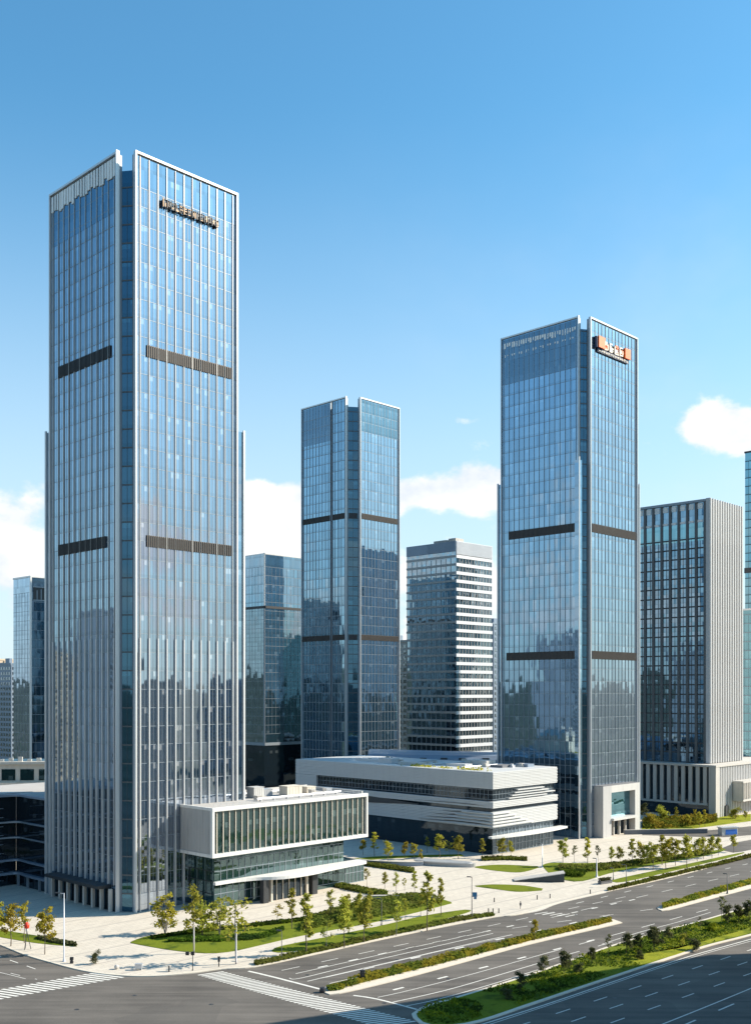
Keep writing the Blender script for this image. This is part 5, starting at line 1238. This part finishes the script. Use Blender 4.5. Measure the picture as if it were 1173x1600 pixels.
# ramp covers, oval bench, wedge
t = thing('ramp_cover', 'long low grey ramp cover with rounded end before the white hall', 'ramp cover', G(690, 1352, .14), math.radians(-20))
b = MB(); b.prism(cr([(-7, -1.6), (0, -2.2), (8, -1.6), (10, 0), (8, 1.0), (0, 1.8), (-7, 1.8)], 4, True), 0, 1.0); b.build('base_wall', M['grey_panel'], t)
b = MB(); b.prism(cr([(-7.4, -1.9), (0, -2.6), (7, -1.8), (9, 0), (7, 1.2), (0, 2.1), (-7.4, 2.1)], 4, True), 1.0, 1.3); b.build('roof', M['galv'], t)
t = thing('retaining_wall', 'low curved blue-grey wall beside the trees, left of the ramp cover', 'wall', G(606, 1352, .14), math.radians(-14))
b = MB(); w_ = cr([(-9, 1), (-5, -.6), (0, -1.0), (6, -.6), (10, .6)], 5, False); b.prism(w_ + [(x, y + .6) for x, y in reversed(w_)], 0, 1.1); b.build('wall', M['bluegrey'], t)
b = MB(); b.prism([(x, y - .1) for x, y in w_] + [(x, y + .7) for x, y in reversed(w_)], 1.1, 1.22); b.build('coping', M['stone'], t)
t = thing('oval_bench', 'curved grey bench wall with white posts round the small oval court', 'bench', G(622, 1410, .14), math.radians(-6))
w_ = cr([(-8.5, 1.2), (-5, 2.3), (0, 2.6), (5, 2.2), (9, .6)], 5, False)
b = MB(); b.prism(w_ + [(x, y + .7) for x, y in reversed(w_)], 0, .9); b.build('bench_wall', M['grey_panel'], t)
b = MB(); b.prism([(x, y - .15) for x, y in w_] + [(x, y + .85) for x, y in reversed(w_)], .9, 1.0); b.build('seat', M['stone'], t)
for x, y in ((-2, 2.4), (4.2, 2.2), (8, .8)): edge_box(t, x - .12, x + .12, y - .5, y - .25, 0, 1.5, M['white'], 'post')
struct(slab('oval_court', cr([tuple(G(*p)[:2]) for p in ((583, 1418), (600, 1408), (625, 1405), (655, 1410), (650, 1417), (620, 1422))], 5, True), .1, .235, M['paving']))
t = thing('ramp_wedge', 'low glass sided wedge over an underground entrance beside the lawn', 'ramp cover', G(842, 1377, .14), math.radians(-4)); t.scale = (.8, .8, .75)
b = MB()
b.v += [(-8, -2, 0), (8, -2, 0), (8, 2.6, 0), (-8, 2.6, 0), (-7.8, -2, .25), (8, -2, 3.0), (8, 2.6, 3.0), (-7.8, 2.6, .25)]
for f in ((0, 1, 5, 4), (1, 2, 6, 5), (2, 3, 7, 6), (3, 0, 4, 7)): b.f.append(f); b.uv.append([(b.v[k][0], b.v[k][2]) for k in f]); b.mi.append(0)
b.build('glass_side', M['glassDark'], t)
b = MB(); b.v += [(-8.2, -2.2, .25), (8.2, -2.2, 3.0), (8.2, 2.8, 3.0), (-8.2, 2.8, .25), (-8.2, -2.2, .45), (8.2, -2.2, 3.25), (8.2, 2.8, 3.25), (-8.2, 2.8, .45)]
for f in ((0, 3, 2, 1), (4, 5, 6, 7), (0, 1, 5, 4), (1, 2, 6, 5), (2, 3, 7, 6), (3, 0, 4, 7)): b.f.append(f); b.uv.append([(0, 0)] * 4); b.mi.append(0)
b.build('roof', M['stone'], t)
t = thing('planter', 'dark planter box with clipped greenery at the kerb before the far hedge', 'planter', G(945, 1381, .14), .6)
b = MB(); b.box(-2, 2, -.6, .6, 0, .7); b.box(-2.1, 2.1, -.7, .7, .7, .8); b.build('box', M['darkstone'], t)
b = MB()
for k in range(500): b.leaf((ru(-1.9, 1.9), ru(-.6, .6), .8 + ru(0, .7)), .22)
b.build('foliage', M['leaf_dark'], t)
t = thing('site_kiosk', 'small white kiosk with a blue panel beyond the tree cluster', 'kiosk', G(1137, 1305, .14), .3)
b = MB(); b.box(-3.2, 3.2, -1.2, 1.2, 0, 2.6); b.build('wall', M['white'], t)
b = MB(); b.box(-3.5, 3.5, -1.5, 1.5, 2.6, 2.85); b.build('roof', M['galv'], t)
b = MB(); b.box(-1.8, 2.8, -1.26, -1.204, .3, 2.0); b.build('panel', M['blue'], t)
for (x, y, lb) in ((1010, 1304, 'low dark boundary wall right of the sign tower'),):
    t = thing('boundary_wall', lb, 'wall', G(x, y, .14), math.radians(6))
    b = MB(); b.box(-8, 22, 0, .5, 0, 1.5); b.build('wall', M['darkstone'], t); b = MB(); b.box(-8.1, 22.1, -.06, .56, 1.5, 1.65); b.build('coping', M['stone'], t)
